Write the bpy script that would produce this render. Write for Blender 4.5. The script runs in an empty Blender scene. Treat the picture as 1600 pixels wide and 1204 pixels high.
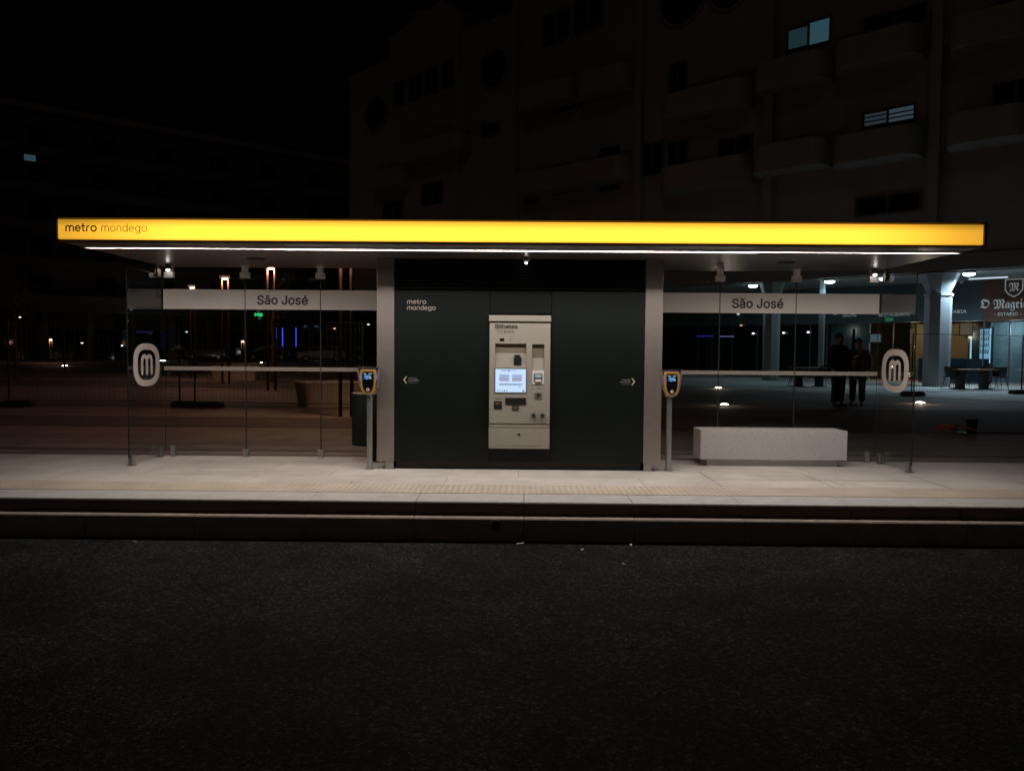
import bpy, bmesh, math, random
from mathutils import Vector, Matrix
random.seed(7)
R = math.radians
PI = math.pi
SC = bpy.context.scene
COL = SC.collection

# ------------------------------------------------------------------ camera
F_PX = 1186.0                      # focal length in photo pixels (photo is 1600 px wide)
CAM = Vector((0.0, -8.85, 1.38))   # above the platform surface (z = 0)
cam_d = bpy.data.cameras.new('camera'); cam = bpy.data.objects.new('camera', cam_d); COL.objects.link(cam)
cam_d.sensor_width = 36; cam_d.lens = 36 * F_PX / 1600; cam_d.clip_start = .05; cam_d.clip_end = 500
PITCH, YAW, ROLL = R(-2.51), R(0.53), 0.0078
cam.matrix_world = Matrix.Translation(CAM) @ Matrix.Rotation(YAW, 4, 'Z') @ Matrix.Rotation(R(90) + PITCH, 4, 'X') @ Matrix.Rotation(ROLL, 4, 'Z')
SC.camera = cam

# ------------------------------------------------------------------ sky, night
w = bpy.data.worlds.new('World'); SC.world = w; w.use_nodes = True
nt = w.node_tree; bg = nt.nodes['Background']
sky = nt.nodes.new('ShaderNodeTexSky'); sky.sky_type = 'NISHITA'; sky.sun_disc = False
sky.sun_elevation = R(42); sky.sun_rotation = R(200)
nt.links.new(sky.outputs[0], bg.inputs[0]); bg.inputs[1].default_value = 0.00006
sun_d = bpy.data.lights.new('sun', 'SUN'); sun_d.energy = 0.020; sun_d.angle = R(12); sun_d.color = (1, .84, .74)
sun = bpy.data.objects.new('sun', sun_d); COL.objects.link(sun)
sun.rotation_euler = (R(58), 0, R(-14))
SC.view_settings.view_transform = 'Standard'; SC.view_settings.look = 'None'
SC.view_settings.exposure = 0; SC.view_settings.gamma = 1
STRIP_W, STRIP_SPREAD = 122, 180
SC.cycles.max_bounces = 8; SC.cycles.transparent_max_bounces = 24
SC.cycles.sample_clamp_indirect = 3

# ------------------------------------------------------------------ materials
def mat(name, col, rough=.6, metal=0, noise=0, nscale=8, bump=0, bscale=60, spec=.5, col2=None, stretch=None):
    m = bpy.data.materials.new(name); m.use_nodes = True; n = m.node_tree; b = n.nodes['Principled BSDF']
    b.inputs['Base Color'].default_value = (*col, 1); b.inputs['Roughness'].default_value = rough
    b.inputs['Metallic'].default_value = metal; b.inputs['Specular IOR Level'].default_value = spec
    tc = n.nodes.new('ShaderNodeTexCoord'); src = tc.outputs['Object']
    if stretch:
        mp = n.nodes.new('ShaderNodeMapping'); mp.inputs['Scale'].default_value = stretch
        n.links.new(src, mp.inputs[0]); src = mp.outputs[0]
    if noise or col2:
        t = n.nodes.new('ShaderNodeTexNoise'); t.inputs['Scale'].default_value = nscale; t.inputs['Detail'].default_value = 8
        t.inputs['Roughness'].default_value = .65
        n.links.new(src, t.inputs['Vector'])
        r = n.nodes.new('ShaderNodeValToRGB'); r.color_ramp.elements[0].position = .3; r.color_ramp.elements[1].position = .7
        c2 = col2 or tuple(min(1, c * (1 + noise)) for c in col); c1 = col if col2 else tuple(c * (1 - noise) for c in col)
        r.color_ramp.elements[0].color = (*c1, 1); r.color_ramp.elements[1].color = (*c2, 1)
        n.links.new(t.outputs[0], r.inputs[0]); n.links.new(r.outputs[0], b.inputs['Base Color'])
    if bump:
        t2 = n.nodes.new('ShaderNodeTexNoise'); t2.inputs['Scale'].default_value = bscale; t2.inputs['Detail'].default_value = 6
        n.links.new(src, t2.inputs['Vector'])
        bp = n.nodes.new('ShaderNodeBump'); bp.inputs['Strength'].default_value = bump; bp.inputs['Distance'].default_value = .01
        n.links.new(t2.outputs[0], bp.inputs['Height']); n.links.new(bp.outputs[0], b.inputs['Normal'])
    return m
def emit(name, col, k):
    m = bpy.data.materials.new(name); m.use_nodes = True; n = m.node_tree; b = n.nodes['Principled BSDF']
    b.inputs['Base Color'].default_value = (.02, .02, .02, 1)
    b.inputs['Emission Color'].default_value = (*col, 1); b.inputs['Emission Strength'].default_value = k
    return m
def glass_mat(name, tint, ior=1.45, refl=1.0, rough=0.0):
    m = bpy.data.materials.new(name); m.use_nodes = True; n = m.node_tree; n.nodes.remove(n.nodes['Principled BSDF'])
    out = n.nodes['Material Output']; tr = n.nodes.new('ShaderNodeBsdfTransparent'); tr.inputs[0].default_value = (*tint, 1)
    gl = n.nodes.new('ShaderNodeBsdfGlossy'); gl.inputs['Roughness'].default_value = rough
    fr = n.nodes.new('ShaderNodeFresnel'); fr.inputs[0].default_value = ior
    mu = n.nodes.new('ShaderNodeMath'); mu.operation = 'MULTIPLY'; mu.inputs[1].default_value = refl
    mx = n.nodes.new('ShaderNodeMixShader')
    ge = n.nodes.new('ShaderNodeNewGeometry'); inv = n.nodes.new('ShaderNodeMath'); inv.operation = 'SUBTRACT'; inv.inputs[0].default_value = 1
    n.links.new(ge.outputs['Backfacing'], inv.inputs[1]); m2 = n.nodes.new('ShaderNodeMath'); m2.operation = 'MULTIPLY'   # outer faces reflect, inner faces only let through
    n.links.new(fr.outputs[0], mu.inputs[0]); n.links.new(mu.outputs[0], m2.inputs[0]); n.links.new(inv.outputs[0], m2.inputs[1]); n.links.new(m2.outputs[0], mx.inputs[0])
    n.links.new(tr.outputs[0], mx.inputs[1]); n.links.new(gl.outputs[0], mx.inputs[2]); n.links.new(mx.outputs[0], out.inputs[0])
    return m

def math_node(n, op, a, b=None):
    x = n.nodes.new('ShaderNodeMath'); x.operation = op
    for i, v in enumerate((a, b)):
        if v is None: continue
        if isinstance(v, (int, float)): x.inputs[i].default_value = v
        else: n.links.new(v, x.inputs[i])
    return x.outputs[0]

def slab_mat(name, col, sx, sy, jw=.012, var=.10, joint=.55, rough=.75, offset=0.0, bump=.25):
    """stone slabs with dark joints, each slab a slightly different tone"""
    m = bpy.data.materials.new(name); m.use_nodes = True; n = m.node_tree; b = n.nodes['Principled BSDF']
    b.inputs['Roughness'].default_value = rough
    tc = n.nodes.new('ShaderNodeTexCoord')
    br = n.nodes.new('ShaderNodeTexBrick'); br.offset = offset; br.inputs['Scale'].default_value = 1
    br.inputs['Brick Width'].default_value = sx; br.inputs['Row Height'].default_value = sy
    br.inputs['Mortar Size'].default_value = jw * .5; br.inputs['Mortar Smooth'].default_value = .1; br.inputs['Bias'].default_value = 0
    br.inputs['Color1'].default_value = (*[c * (1 - var) for c in col], 1); br.inputs['Color2'].default_value = (*[c * (1 + var) for c in col], 1)
    br.inputs['Mortar'].default_value = (*[c * joint for c in col], 1)
    n.links.new(tc.outputs['Object'], br.inputs['Vector'])
    t = n.nodes.new('ShaderNodeTexNoise'); t.inputs['Scale'].default_value = 1.7; t.inputs['Detail'].default_value = 10; t.inputs['Roughness'].default_value = .7
    n.links.new(tc.outputs['Object'], t.inputs['Vector'])
    rp = n.nodes.new('ShaderNodeMapRange'); rp.inputs[1].default_value = .3; rp.inputs[2].default_value = .7; rp.inputs[3].default_value = .8; rp.inputs[4].default_value = 1.12
    n.links.new(t.outputs[0], rp.inputs[0])
    mx = n.nodes.new('ShaderNodeMix'); mx.data_type = 'RGBA'; mx.blend_type = 'MULTIPLY'; mx.inputs[0].default_value = 1
    vo = n.nodes.new('ShaderNodeTexVoronoi'); vo.inputs['Scale'].default_value = 2.3; n.links.new(tc.outputs['Object'], vo.inputs['Vector'])
    gm = n.nodes.new('ShaderNodeMapRange'); gm.inputs[1].default_value = .035; gm.inputs[2].default_value = .055; gm.inputs[3].default_value = .72; gm.inputs[4].default_value = 1; n.links.new(vo.outputs['Distance'], gm.inputs[0])
    wv = n.nodes.new('ShaderNodeTexNoise'); wv.inputs['Scale'].default_value = .55; wv.inputs['Detail'].default_value = 5; wv.inputs['Distortion'].default_value = 1.2; n.links.new(tc.outputs['Object'], wv.inputs['Vector'])
    wm = n.nodes.new('ShaderNodeMapRange'); wm.inputs[1].default_value = .35; wm.inputs[2].default_value = .6; wm.inputs[3].default_value = .84; wm.inputs[4].default_value = 1.04; n.links.new(wv.outputs[0], wm.inputs[0])
    dirt = math_node(n, 'MULTIPLY', math_node(n, 'MULTIPLY', rp.outputs[0], gm.outputs[0]), wm.outputs[0])
    n.links.new(br.outputs[0], mx.inputs[6]); n.links.new(dirt, mx.inputs[7]); n.links.new(mx.outputs[2], b.inputs['Base Color'])
    t2 = n.nodes.new('ShaderNodeTexNoise'); t2.inputs['Scale'].default_value = 120; n.links.new(tc.outputs['Object'], t2.inputs['Vector'])
    h = math_node(n, 'SUBTRACT', math_node(n, 'MULTIPLY', t2.outputs[0], .25), br.outputs['Fac'])
    bp = n.nodes.new('ShaderNodeBump'); bp.inputs['Strength'].default_value = bump; bp.inputs['Distance'].default_value = .006
    n.links.new(h, bp.inputs['Height']); n.links.new(bp.outputs[0], b.inputs['Normal'])
    return m

M = {}
M['platform'] = slab_mat('platform_stone', (.58, .535, .495), 2.1, .52, jw=.008, var=.05, joint=.5, offset=.37)
M['kerb'] = mat('kerb_stone', (.50, .49, .47), .7, noise=.12, nscale=6, bump=.2, bscale=90)
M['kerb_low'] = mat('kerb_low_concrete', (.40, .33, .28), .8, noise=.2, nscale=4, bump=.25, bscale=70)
M['kerb_face'] = mat('kerb_face_concrete', (.26, .22, .20), .85, noise=.15, nscale=3, bump=.2, bscale=70)
M['joint'] = mat('joint_dark', (.05, .045, .04), .9)
M['tactile'] = mat('tactile_tile', (.54, .46, .375), .75, noise=.14, nscale=2.2, bump=.1, bscale=80)
M['plaza'] = slab_mat('plaza_stone', (.30, .235, .21), 1.2, .6, jw=.02, var=.12, joint=.5, offset=.5)
M['plaza_strip'] = mat('plaza_edge_strip', (.13, .115, .10), .8, noise=.2, nscale=5, bump=.2)
M['steel'] = mat('brushed_steel', (.42, .41, .40), .38, metal=.85, noise=.1, nscale=30, stretch=(1, 1, .05))
M['stripe'] = mat('stripe_vinyl', (.30, .26, .225), .7)
M['fitting'] = mat('fitting_satin', (.88, .86, .82), .4)
M['portal'] = mat('portal_aluminium', (.38, .33, .30), .42, metal=.75, noise=.05, nscale=10, spec=.4)
M['green'] = mat('dark_green_panel', (.0045, .0078, .0068), .42, noise=.25, nscale=1.5, spec=.3)
M['louvre'] = mat('dark_louvre', (.02, .022, .02), .6)
M['black'] = mat('black_plastic', (.012, .012, .013), .45)
M['dark'] = mat('dark_metal', (.03, .03, .03), .5, metal=.4)
M['ceiling'] = mat('canopy_ceiling', (.17, .155, .14), .28, metal=.35, noise=.12, nscale=3, spec=.5)
M['roof'] = mat('canopy_roof', (.06, .055, .05), .6)
M['trim'] = mat('fascia_trim', (.10, .055, .035), .35, metal=.5)
M['granite'] = None
M['cream'] = mat('machine_cream', (.32, .295, .253), .42, noise=.035, nscale=6, spec=.4)
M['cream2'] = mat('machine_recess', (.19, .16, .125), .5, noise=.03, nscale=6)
M['ink'] = mat('dark_ink', (.03, .028, .025), .6)
M['ink2'] = mat('grey_ink', (.14, .13, .115), .6)
M['white_ink'] = mat('pale_vinyl_letters', (.45, .40, .36), .6)
M['yellow'] = mat('validator_yellow', (.38, .205, .05), .4, noise=.06, nscale=20)
M['yel_ink'] = mat('yellow_vinyl', (.58, .48, .30), .6)
M['glass'] = glass_mat('clear_glass', (.90, .935, .915), 1.5, .55)
M['glass_side'] = glass_mat('side_clear_glass', (.90, .935, .915), 1.5, 2.0)
M['edge'] = mat('glass_edge', (.012, .022, .020), .3)
M['clear'] = glass_mat('clear_plastic', (.8, .8, .8), 1.5, 1.5, .05)
M['wing'] = mat('smoked_plastic_wing', (.16, .15, .14), .25)
M['pane'] = mat('dark_window_glass', (.006, .007, .008), .08, spec=.6)
M['road'] = None
M['block'] = mat('bench_concrete', (.60, .50, .42), .8, noise=.12, nscale=4, bump=.3, bscale=50)
M['rubber'] = mat('rubber_foot', (.02, .019, .018), .8)
M['wire'] = mat('galvanised_wire', (.16, .15, .14), .5, metal=.6)
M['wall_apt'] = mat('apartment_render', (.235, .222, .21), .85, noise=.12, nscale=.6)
M['wall_apt2'] = mat('apartment_render_shade', (.20, .185, .17), .85, noise=.12, nscale=.8)  # slightly darker render tone for beam, window rings, shop wall and roof
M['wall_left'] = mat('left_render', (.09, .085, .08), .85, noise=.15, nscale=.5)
M['frame'] = mat('window_frame', (.07, .065, .06), .6)
M['column'] = mat('arcade_column_paint', (.27, .29, .30), .7, noise=.08, nscale=2, bump=.1)
M['fasciaband'] = mat('shop_band_teal', (.055, .085, .10), .5, noise=.1, nscale=1)
M['brownboard'] = mat('shop_brown_board', (.08, .030, .018), .6, col2=(.19, .075, .04), nscale=2.5)
M['arc_ceiling'] = mat('arcade_ceiling', (.30, .32, .33), .7, noise=.05)
M['wood'] = mat('wood_panelling', (.22, .12, .055), .6, col2=(.32, .18, .085), nscale=5, stretch=(1, 1, 6))
M['tile'] = slab_mat('wall_tiles', (.42, .45, .45), .3, .1, jw=.012, var=.08, joint=.5, offset=.5)
M['warmlight'] = emit('warm_lamp', (1, .58, .34), 30)
M['uplight'] = emit('uplight_glow', (1, .86, .72), 40)
M['coollight'] = emit('cool_lamp', (.62, .82, 1), 14)
M['green_led'] = emit('green_led', (.03, .9, .25), .75)
M['blue_led'] = emit('blue_led', (.05, .07, 1), 1.6)
M['lit_win'] = emit('lit_window_curtain', (.24, .62, .72), .04)
M['lit_win2'] = emit('lit_window_blind', (.36, .55, .72), .05)
M['rust'] = mat('corten_pole', (.05, .02, .013), .7, noise=.2, nscale=6)
M['bark'] = mat('bark', (.10, .075, .055), .9, noise=.3, nscale=12, bump=.5)
M['leaf'] = mat('leaves', (.055, .075, .03), .7, noise=.4, nscale=3)
M['carpaint'] = mat('car_paint_grey', (.13, .14, .15), .25, metal=.5, spec=.6)
M['carpaint2'] = mat('car_paint_dark', (.03, .035, .045), .2, metal=.4, spec=.6)
M['carpaint3'] = mat('car_paint_white', (.42, .43, .45), .25, spec=.6)
M['tyre'] = mat('tyre_rubber', (.012, .012, .012), .85)
M['headlight'] = emit('headlight_on', (.8, .9, 1), 20)
M['lampglass'] = mat('lamp_glass_off', (.35, .35, .36), .15)
M['skin'] = mat('skin', (.35, .20, .14), .55)
M['cloth1'] = mat('dark_jacket', (.018, .017, .018), .85, noise=.2, nscale=10)
M['cloth2'] = mat('dark_trousers', (.014, .015, .02), .85, noise=.2, nscale=10)
M['hair'] = mat('dark_hair', (.012, .009, .007), .7)
M['orange'] = mat('orange_hose', (.45, .13, .04), .6, noise=.15, nscale=12)
M['paper'] = mat('scrap_paper', (.6, .58, .54), .8)
M['screen_black'] = mat('screen_black', (.005, .005, .006), .12, spec=.6)
M['scr_blue'] = emit('validator_blue_glow', (.03, .28, .9), .8)
M['scr_white'] = emit('validator_white_text', (.55, .75, .9), .7)
M['side_led'] = emit('validator_side_led', (.04, .09, 1), 2.2)
M['scr_a'] = emit('machine_screen_pale_blue', (.56, .74, 1), 1.0)
M['scr_b'] = emit('machine_screen_button', (.36, .50, .74), .85)
M['scr_c'] = emit('machine_screen_button_low', (.46, .42, .60), .8)
M['scr_d'] = emit('machine_screen_bar', (.30, .44, .55), .7)
M['scr_e'] = emit('machine_screen_ink', (.06, .08, .16), 1.0)
M['strip'] = emit('led_strip', (1, .90, .84), 6)
M['spot'] = emit('ceiling_spot', (1, .93, .86), 10)
M['logo'] = mat('logo_frosted_vinyl', (.52, .47, .43), .7)

def band_material():
    m = bpy.data.materials.new('frosted_band'); m.use_nodes = True; n = m.node_tree; n.nodes.remove(n.nodes['Principled BSDF'])
    out = n.nodes['Material Output']; d = n.nodes.new('ShaderNodeBsdfDiffuse'); d.inputs[0].default_value = (.90, .84, .78, 1)
    t = n.nodes.new('ShaderNodeBsdfTranslucent'); t.inputs[0].default_value = (.6, .55, .5, 1)
    mx = n.nodes.new('ShaderNodeMixShader'); mx.inputs[0].default_value = .08
    n.links.new(d.outputs[0], mx.inputs[1]); n.links.new(t.outputs[0], mx.inputs[2]); n.links.new(mx.outputs[0], out.inputs[0])
    return m
M['band'] = band_material()

def asphalt():
    m = bpy.data.materials.new('asphalt'); m.use_nodes = True; n = m.node_tree; b = n.nodes['Principled BSDF']
    tc = n.nodes.new('ShaderNodeTexCoord'); o = tc.outputs['Object']
    v = n.nodes.new('ShaderNodeTexVoronoi'); v.inputs['Scale'].default_value = 85; n.links.new(o, v.inputs['Vector'])
    v2 = n.nodes.new('ShaderNodeTexNoise'); v2.inputs['Scale'].default_value = 55; v2.inputs['Detail'].default_value = 6; v2.inputs['Roughness'].default_value = .8; n.links.new(o, v2.inputs['Vector'])
    t = n.nodes.new('ShaderNodeTexNoise'); t.inputs['Scale'].default_value = 1.3; t.inputs['Detail'].default_value = 9; t.inputs['Roughness'].default_value = .7; n.links.new(o, t.inputs['Vector'])
    t3 = n.nodes.new('ShaderNodeTexNoise'); t3.inputs['Scale'].default_value = .9; t3.inputs['Detail'].default_value = 3; n.links.new(o, t3.inputs['Vector'])
    g = n.nodes.new('ShaderNodeMapRange'); g.inputs[1].default_value = .44; g.inputs[2].default_value = .60; g.inputs[3].default_value = .25; g.inputs[4].default_value = 2.2; n.links.new(v2.outputs[0], g.inputs[0])
    g2 = n.nodes.new('ShaderNodeMapRange'); g2.inputs[1].default_value = .35; g2.inputs[2].default_value = .7; g2.inputs[3].default_value = .55; g2.inputs[4].default_value = 1.7; n.links.new(t.outputs[0], g2.inputs[0])
    v3 = n.nodes.new('ShaderNodeTexVoronoi'); v3.inputs['Scale'].default_value = 48; n.links.new(o, v3.inputs['Vector'])
    sx_ = n.nodes.new('ShaderNodeSeparateColor'); n.links.new(v3.outputs['Color'], sx_.inputs[0])
    ag = math_node(n, 'ADD', math_node(n, 'MULTIPLY', math_node(n, 'POWER', sx_.outputs[0], 4), 1.5), .55)   # paler stones in the mix
    k = math_node(n, 'MULTIPLY', math_node(n, 'MULTIPLY', g.outputs[0], g2.outputs[0]), ag)
    st = n.nodes.new('ShaderNodeValToRGB'); st.color_ramp.elements[0].color = (.017, .0185, .0185, 1); st.color_ramp.elements[1].color = (.024, .022, .020, 1)
    st.color_ramp.elements[0].position = .42; st.color_ramp.elements[1].position = .6; n.links.new(t3.outputs[0], st.inputs[0])
    mx = n.nodes.new('ShaderNodeMix'); mx.data_type = 'RGBA'; mx.blend_type = 'MULTIPLY'; mx.inputs[0].default_value = 1
    n.links.new(st.outputs[0], mx.inputs[6]); n.links.new(k, mx.inputs[7]); n.links.new(mx.outputs[2], b.inputs['Base Color'])
    b.inputs['Roughness'].default_value = .85; b.inputs['Specular IOR Level'].default_value = .1
    bp = n.nodes.new('ShaderNodeBump'); bp.inputs['Strength'].default_value = .9; bp.inputs['Distance'].default_value = .012
    h = math_node(n, 'ADD', math_node(n, 'MULTIPLY', v.outputs['Distance'], -.6), v2.outputs[0])
    n.links.new(h, bp.inputs['Height']); n.links.new(bp.outputs[0], b.inputs['Normal'])
    return m
M['road'] = asphalt()

def granite():
    m = mat('speckled_granite', (.36, .355, .345), .65, bump=.15, bscale=150)
    n = m.node_tree; b = n.nodes['Principled BSDF']; tc = n.nodes['Texture Coordinate']
    a = n.nodes.new('ShaderNodeTexNoise'); a.inputs['Scale'].default_value = 130; a.inputs['Detail'].default_value = 4; a.inputs['Roughness'].default_value = .8
    n.links.new(tc.outputs['Object'], a.inputs['Vector'])
    r = n.nodes.new('ShaderNodeValToRGB'); e = r.color_ramp.elements
    e[0].position = .36; e[0].color = (.27, .265, .26, 1); e[1].position = .64; e[1].color = (.66, .64, .62, 1)
    x = e.new(.5); x.color = (.50, .485, .465, 1)
    n.links.new(a.outputs[0], r.inputs[0]); n.links.new(r.outputs[0], b.inputs['Base Color'])
    return m
M['granite'] = granite()

def lightbox():
    """back-lit acrylic: the tubes inside stop short of the ends and sit below the top edge"""
    m = bpy.data.materials.new('yellow_lightbox'); m.use_nodes = True; n = m.node_tree; b = n.nodes['Principled BSDF']
    b.inputs['Base Color'].default_value = (.5, .3, .03, 1); b.inputs['Roughness'].default_value = .3
    tc = n.nodes.new('ShaderNodeTexCoord'); s = n.nodes.new('ShaderNodeSeparateXYZ'); n.links.new(tc.outputs['Object'], s.inputs[0])
    ax = math_node(n, 'ABSOLUTE', s.outputs[0])
    e = n.nodes.new('ShaderNodeMapRange'); e.interpolation_type = 'SMOOTHSTEP'
    e.inputs[1].default_value = 4.72; e.inputs[2].default_value = 3.3; e.inputs[3].default_value = .80; e.inputs[4].default_value = 2.0; n.links.new(ax, e.inputs[0])
    z = n.nodes.new('ShaderNodeMapRange'); z.interpolation_type = 'SMOOTHSTEP'
    z.inputs[1].default_value = .108; z.inputs[2].default_value = .01; z.inputs[3].default_value = .47; z.inputs[4].default_value = 1; n.links.new(s.outputs[2], z.inputs[0])
    z2 = n.nodes.new('ShaderNodeMapRange'); z2.inputs[1].default_value = -.105; z2.inputs[2].default_value = -.085; z2.inputs[3].default_value = .65; z2.inputs[4].default_value = 1; n.links.new(s.outputs[2], z2.inputs[0])
    k = math_node(n, 'MULTIPLY', math_node(n, 'MULTIPLY', e.outputs[0], z.outputs[0]), z2.outputs[0])
    b.inputs['Emission Color'].default_value = (1.0, .50, .040, 1); n.links.new(k, b.inputs['Emission Strength'])
    return m
M['lightbox'] = lightbox()

# ------------------------------------------------------------------ mesh helpers
class MB:
    def __init__(s): s.bm = bmesh.new()
    def box(s, x0, x1, y0, y1, z0, z1, mtx=None):
        P = [Vector(p) for p in ((x0, y0, z0), (x1, y0, z0), (x1, y1, z0), (x0, y1, z0), (x0, y0, z1), (x1, y0, z1), (x1, y1, z1), (x0, y1, z1))]
        if mtx: P = [mtx @ p for p in P]
        v = [s.bm.verts.new(p) for p in P]
        for f in ((0, 3, 2, 1), (4, 5, 6, 7), (0, 1, 5, 4), (1, 2, 6, 5), (2, 3, 7, 6), (3, 0, 4, 7)): s.bm.faces.new([v[i] for i in f])
        return s
    def prism(s, pts, h0, h1, axis='z', holes=None):
        def P(a, b, h): return {'z': (a, b, h), 'y': (a, h, b), 'x': (h, a, b)}[axis]
        a = [s.bm.verts.new(P(*p, h0)) for p in pts]; b = [s.bm.verts.new(P(*p, h1)) for p in pts]
        s.bm.faces.new(a); s.bm.faces.new(b[::-1]); k = len(pts)
        for i in range(k): s.bm.faces.new((a[i], b[i], b[(i + 1) % k], a[(i + 1) % k]))
        return s
    def ring(s, outer, inner, h0, h1, axis='y'):
        def P(p, h): return {'z': (p[0], p[1], h), 'y': (p[0], h, p[1]), 'x': (h, p[0], p[1])}[axis]
        k = len(outer); L = [[s.bm.verts.new(P(p, h)) for p in c] for c, h in ((outer, h0), (inner, h0), (inner, h1), (outer, h1))]
        for j in range(4):
            A, B = L[j], L[(j + 1) % 4]
            for i in range(k): s.bm.faces.new((A[i], A[(i + 1) % k], B[(i + 1) % k], B[i]))
        return s
    def tube(s, p0, p1, r0, r1=None, n=12, caps=True):
        r1 = r0 if r1 is None else r1; p0, p1 = Vector(p0), Vector(p1); d = (p1 - p0).normalized()
        u = d.orthogonal().normalized(); v = d.cross(u)
        A = [s.bm.verts.new(p0 + (u * math.cos(2 * PI * i / n) + v * math.sin(2 * PI * i / n)) * r0) for i in range(n)]
        B = [s.bm.verts.new(p1 + (u * math.cos(2 * PI * i / n) + v * math.sin(2 * PI * i / n)) * r1) for i in range(n)]
        for i in range(n): s.bm.faces.new((A[i], A[(i + 1) % n], B[(i + 1) % n], B[i]))
        if caps: s.bm.faces.new(A[::-1]); s.bm.faces.new(B)
        return s
    def path(s, pts, r, n=8, closed=False):
        pts = [Vector(p) for p in pts]; rings = []; K = len(pts)
        up = Vector((0, 0, 1))
        for i, p in enumerate(pts):
            d = (pts[(i + 1) % K] - pts[i - 1]) if closed or 0 < i < K - 1 else (pts[min(i + 1, K - 1)] - pts[max(i - 1, 0)])
            d.normalize(); u = d.cross(up)
            if u.length < .05: u = d.cross(Vector((0, 1, 0)))
            u.normalize(); v = d.cross(u)
            rr = r[i] if isinstance(r, (list, tuple)) else r
            rings.append([s.bm.verts.new(p + (u * math.cos(2 * PI * j / n) + v * math.sin(2 * PI * j / n)) * rr) for j in range(n)])
        for i in range(K if closed else K - 1):
            A, B = rings[i], rings[(i + 1) % K]
            for j in range(n): s.bm.faces.new((A[j], A[(j + 1) % n], B[(j + 1) % n], B[j]))
        if not closed: s.bm.faces.new(rings[0][::-1]); s.bm.faces.new(rings[-1])
        return s
    def lathe(s, prof, n=24, c=(0, 0, 0)):
        rings = [[s.bm.verts.new((c[0] + r * math.cos(2 * PI * i / n), c[1] + r * math.sin(2 * PI * i / n), c[2] + z)) for i in range(n)] for r, z in prof]
        for a, b in zip(rings, rings[1:]):
            for i in range(n): s.bm.faces.new((a[i], a[(i + 1) % n], b[(i + 1) % n], b[i]))
        s.bm.faces.new(rings[0][::-1]); s.bm.faces.new(rings[-1])
        return s
    def ball(s, c, r, sub=2, sc=(1, 1, 1)):
        m = Matrix.Translation(c) @ Matrix.Diagonal((*sc, 1)); bmesh.ops.create_icosphere(s.bm, subdivisions=sub, radius=r, matrix=m); return s
    def quad(s, *P): s.bm.faces.new([s.bm.verts.new(p) for p in P]); return s
    def build(s, name, m, parent=None, bevel=0, seg=2, smooth=False, loc=None):
        bm = s.bm
        bmesh.ops.recalc_face_normals(bm, faces=bm.faces)
        if bevel:
            bmesh.ops.bevel(bm, geom=[e for e in bm.edges if len(e.link_faces) == 2 and e.calc_face_angle(0) > .5], offset=bevel, segments=seg, affect='EDGES', profile=.6, clamp_overlap=True)
        me = bpy.data.meshes.new(name); bm.to_mesh(me); bm.free()
        if smooth:
            for p in me.polygons: p.use_smooth = True
            me.set_sharp_from_angle(angle=R(40))
        me.materials.append(m)
        o = bpy.data.objects.new(name, me); COL.objects.link(o)
        if parent: o.parent = parent
        if loc: o.location = loc
        return o
def tag(o, label=None, cat=None, group=None, kind=None):
    if label: o['label'] = label
    if cat: o['category'] = cat
    if group: o['group'] = group
    if kind: o['kind'] = kind
    return o
def thing(name, label, cat, loc=(0, 0, 0), rz=0, group=None):
    o = bpy.data.objects.new(name, None); COL.objects.link(o); o.location = loc; o.rotation_euler = (0, 0, rz)
    o.empty_display_size = .2
    return tag(o, label, cat, group)
def copy_tree(o, parent=None):
    c = o.copy(); COL.objects.link(c); c.parent = parent
    for ch in list(o.children): copy_tree(ch, c)
    return c
def lamp(name, typ, loc, energy, col, parent=None, size=.1, spot=None, aim=None):
    d = bpy.data.lights.new(name, typ); d.energy = energy; d.color = col
    if typ in ('POINT', 'SPOT'): d.shadow_soft_size = size
    if spot: d.spot_size = spot; d.spot_blend = .6
    o = bpy.data.objects.new(name, d); COL.objects.link(o); o.location = loc
    if parent: o.parent = parent
    if aim: o.rotation_euler = Vector(aim).to_track_quat('-Z', 'Y').to_euler()
    return o

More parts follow.
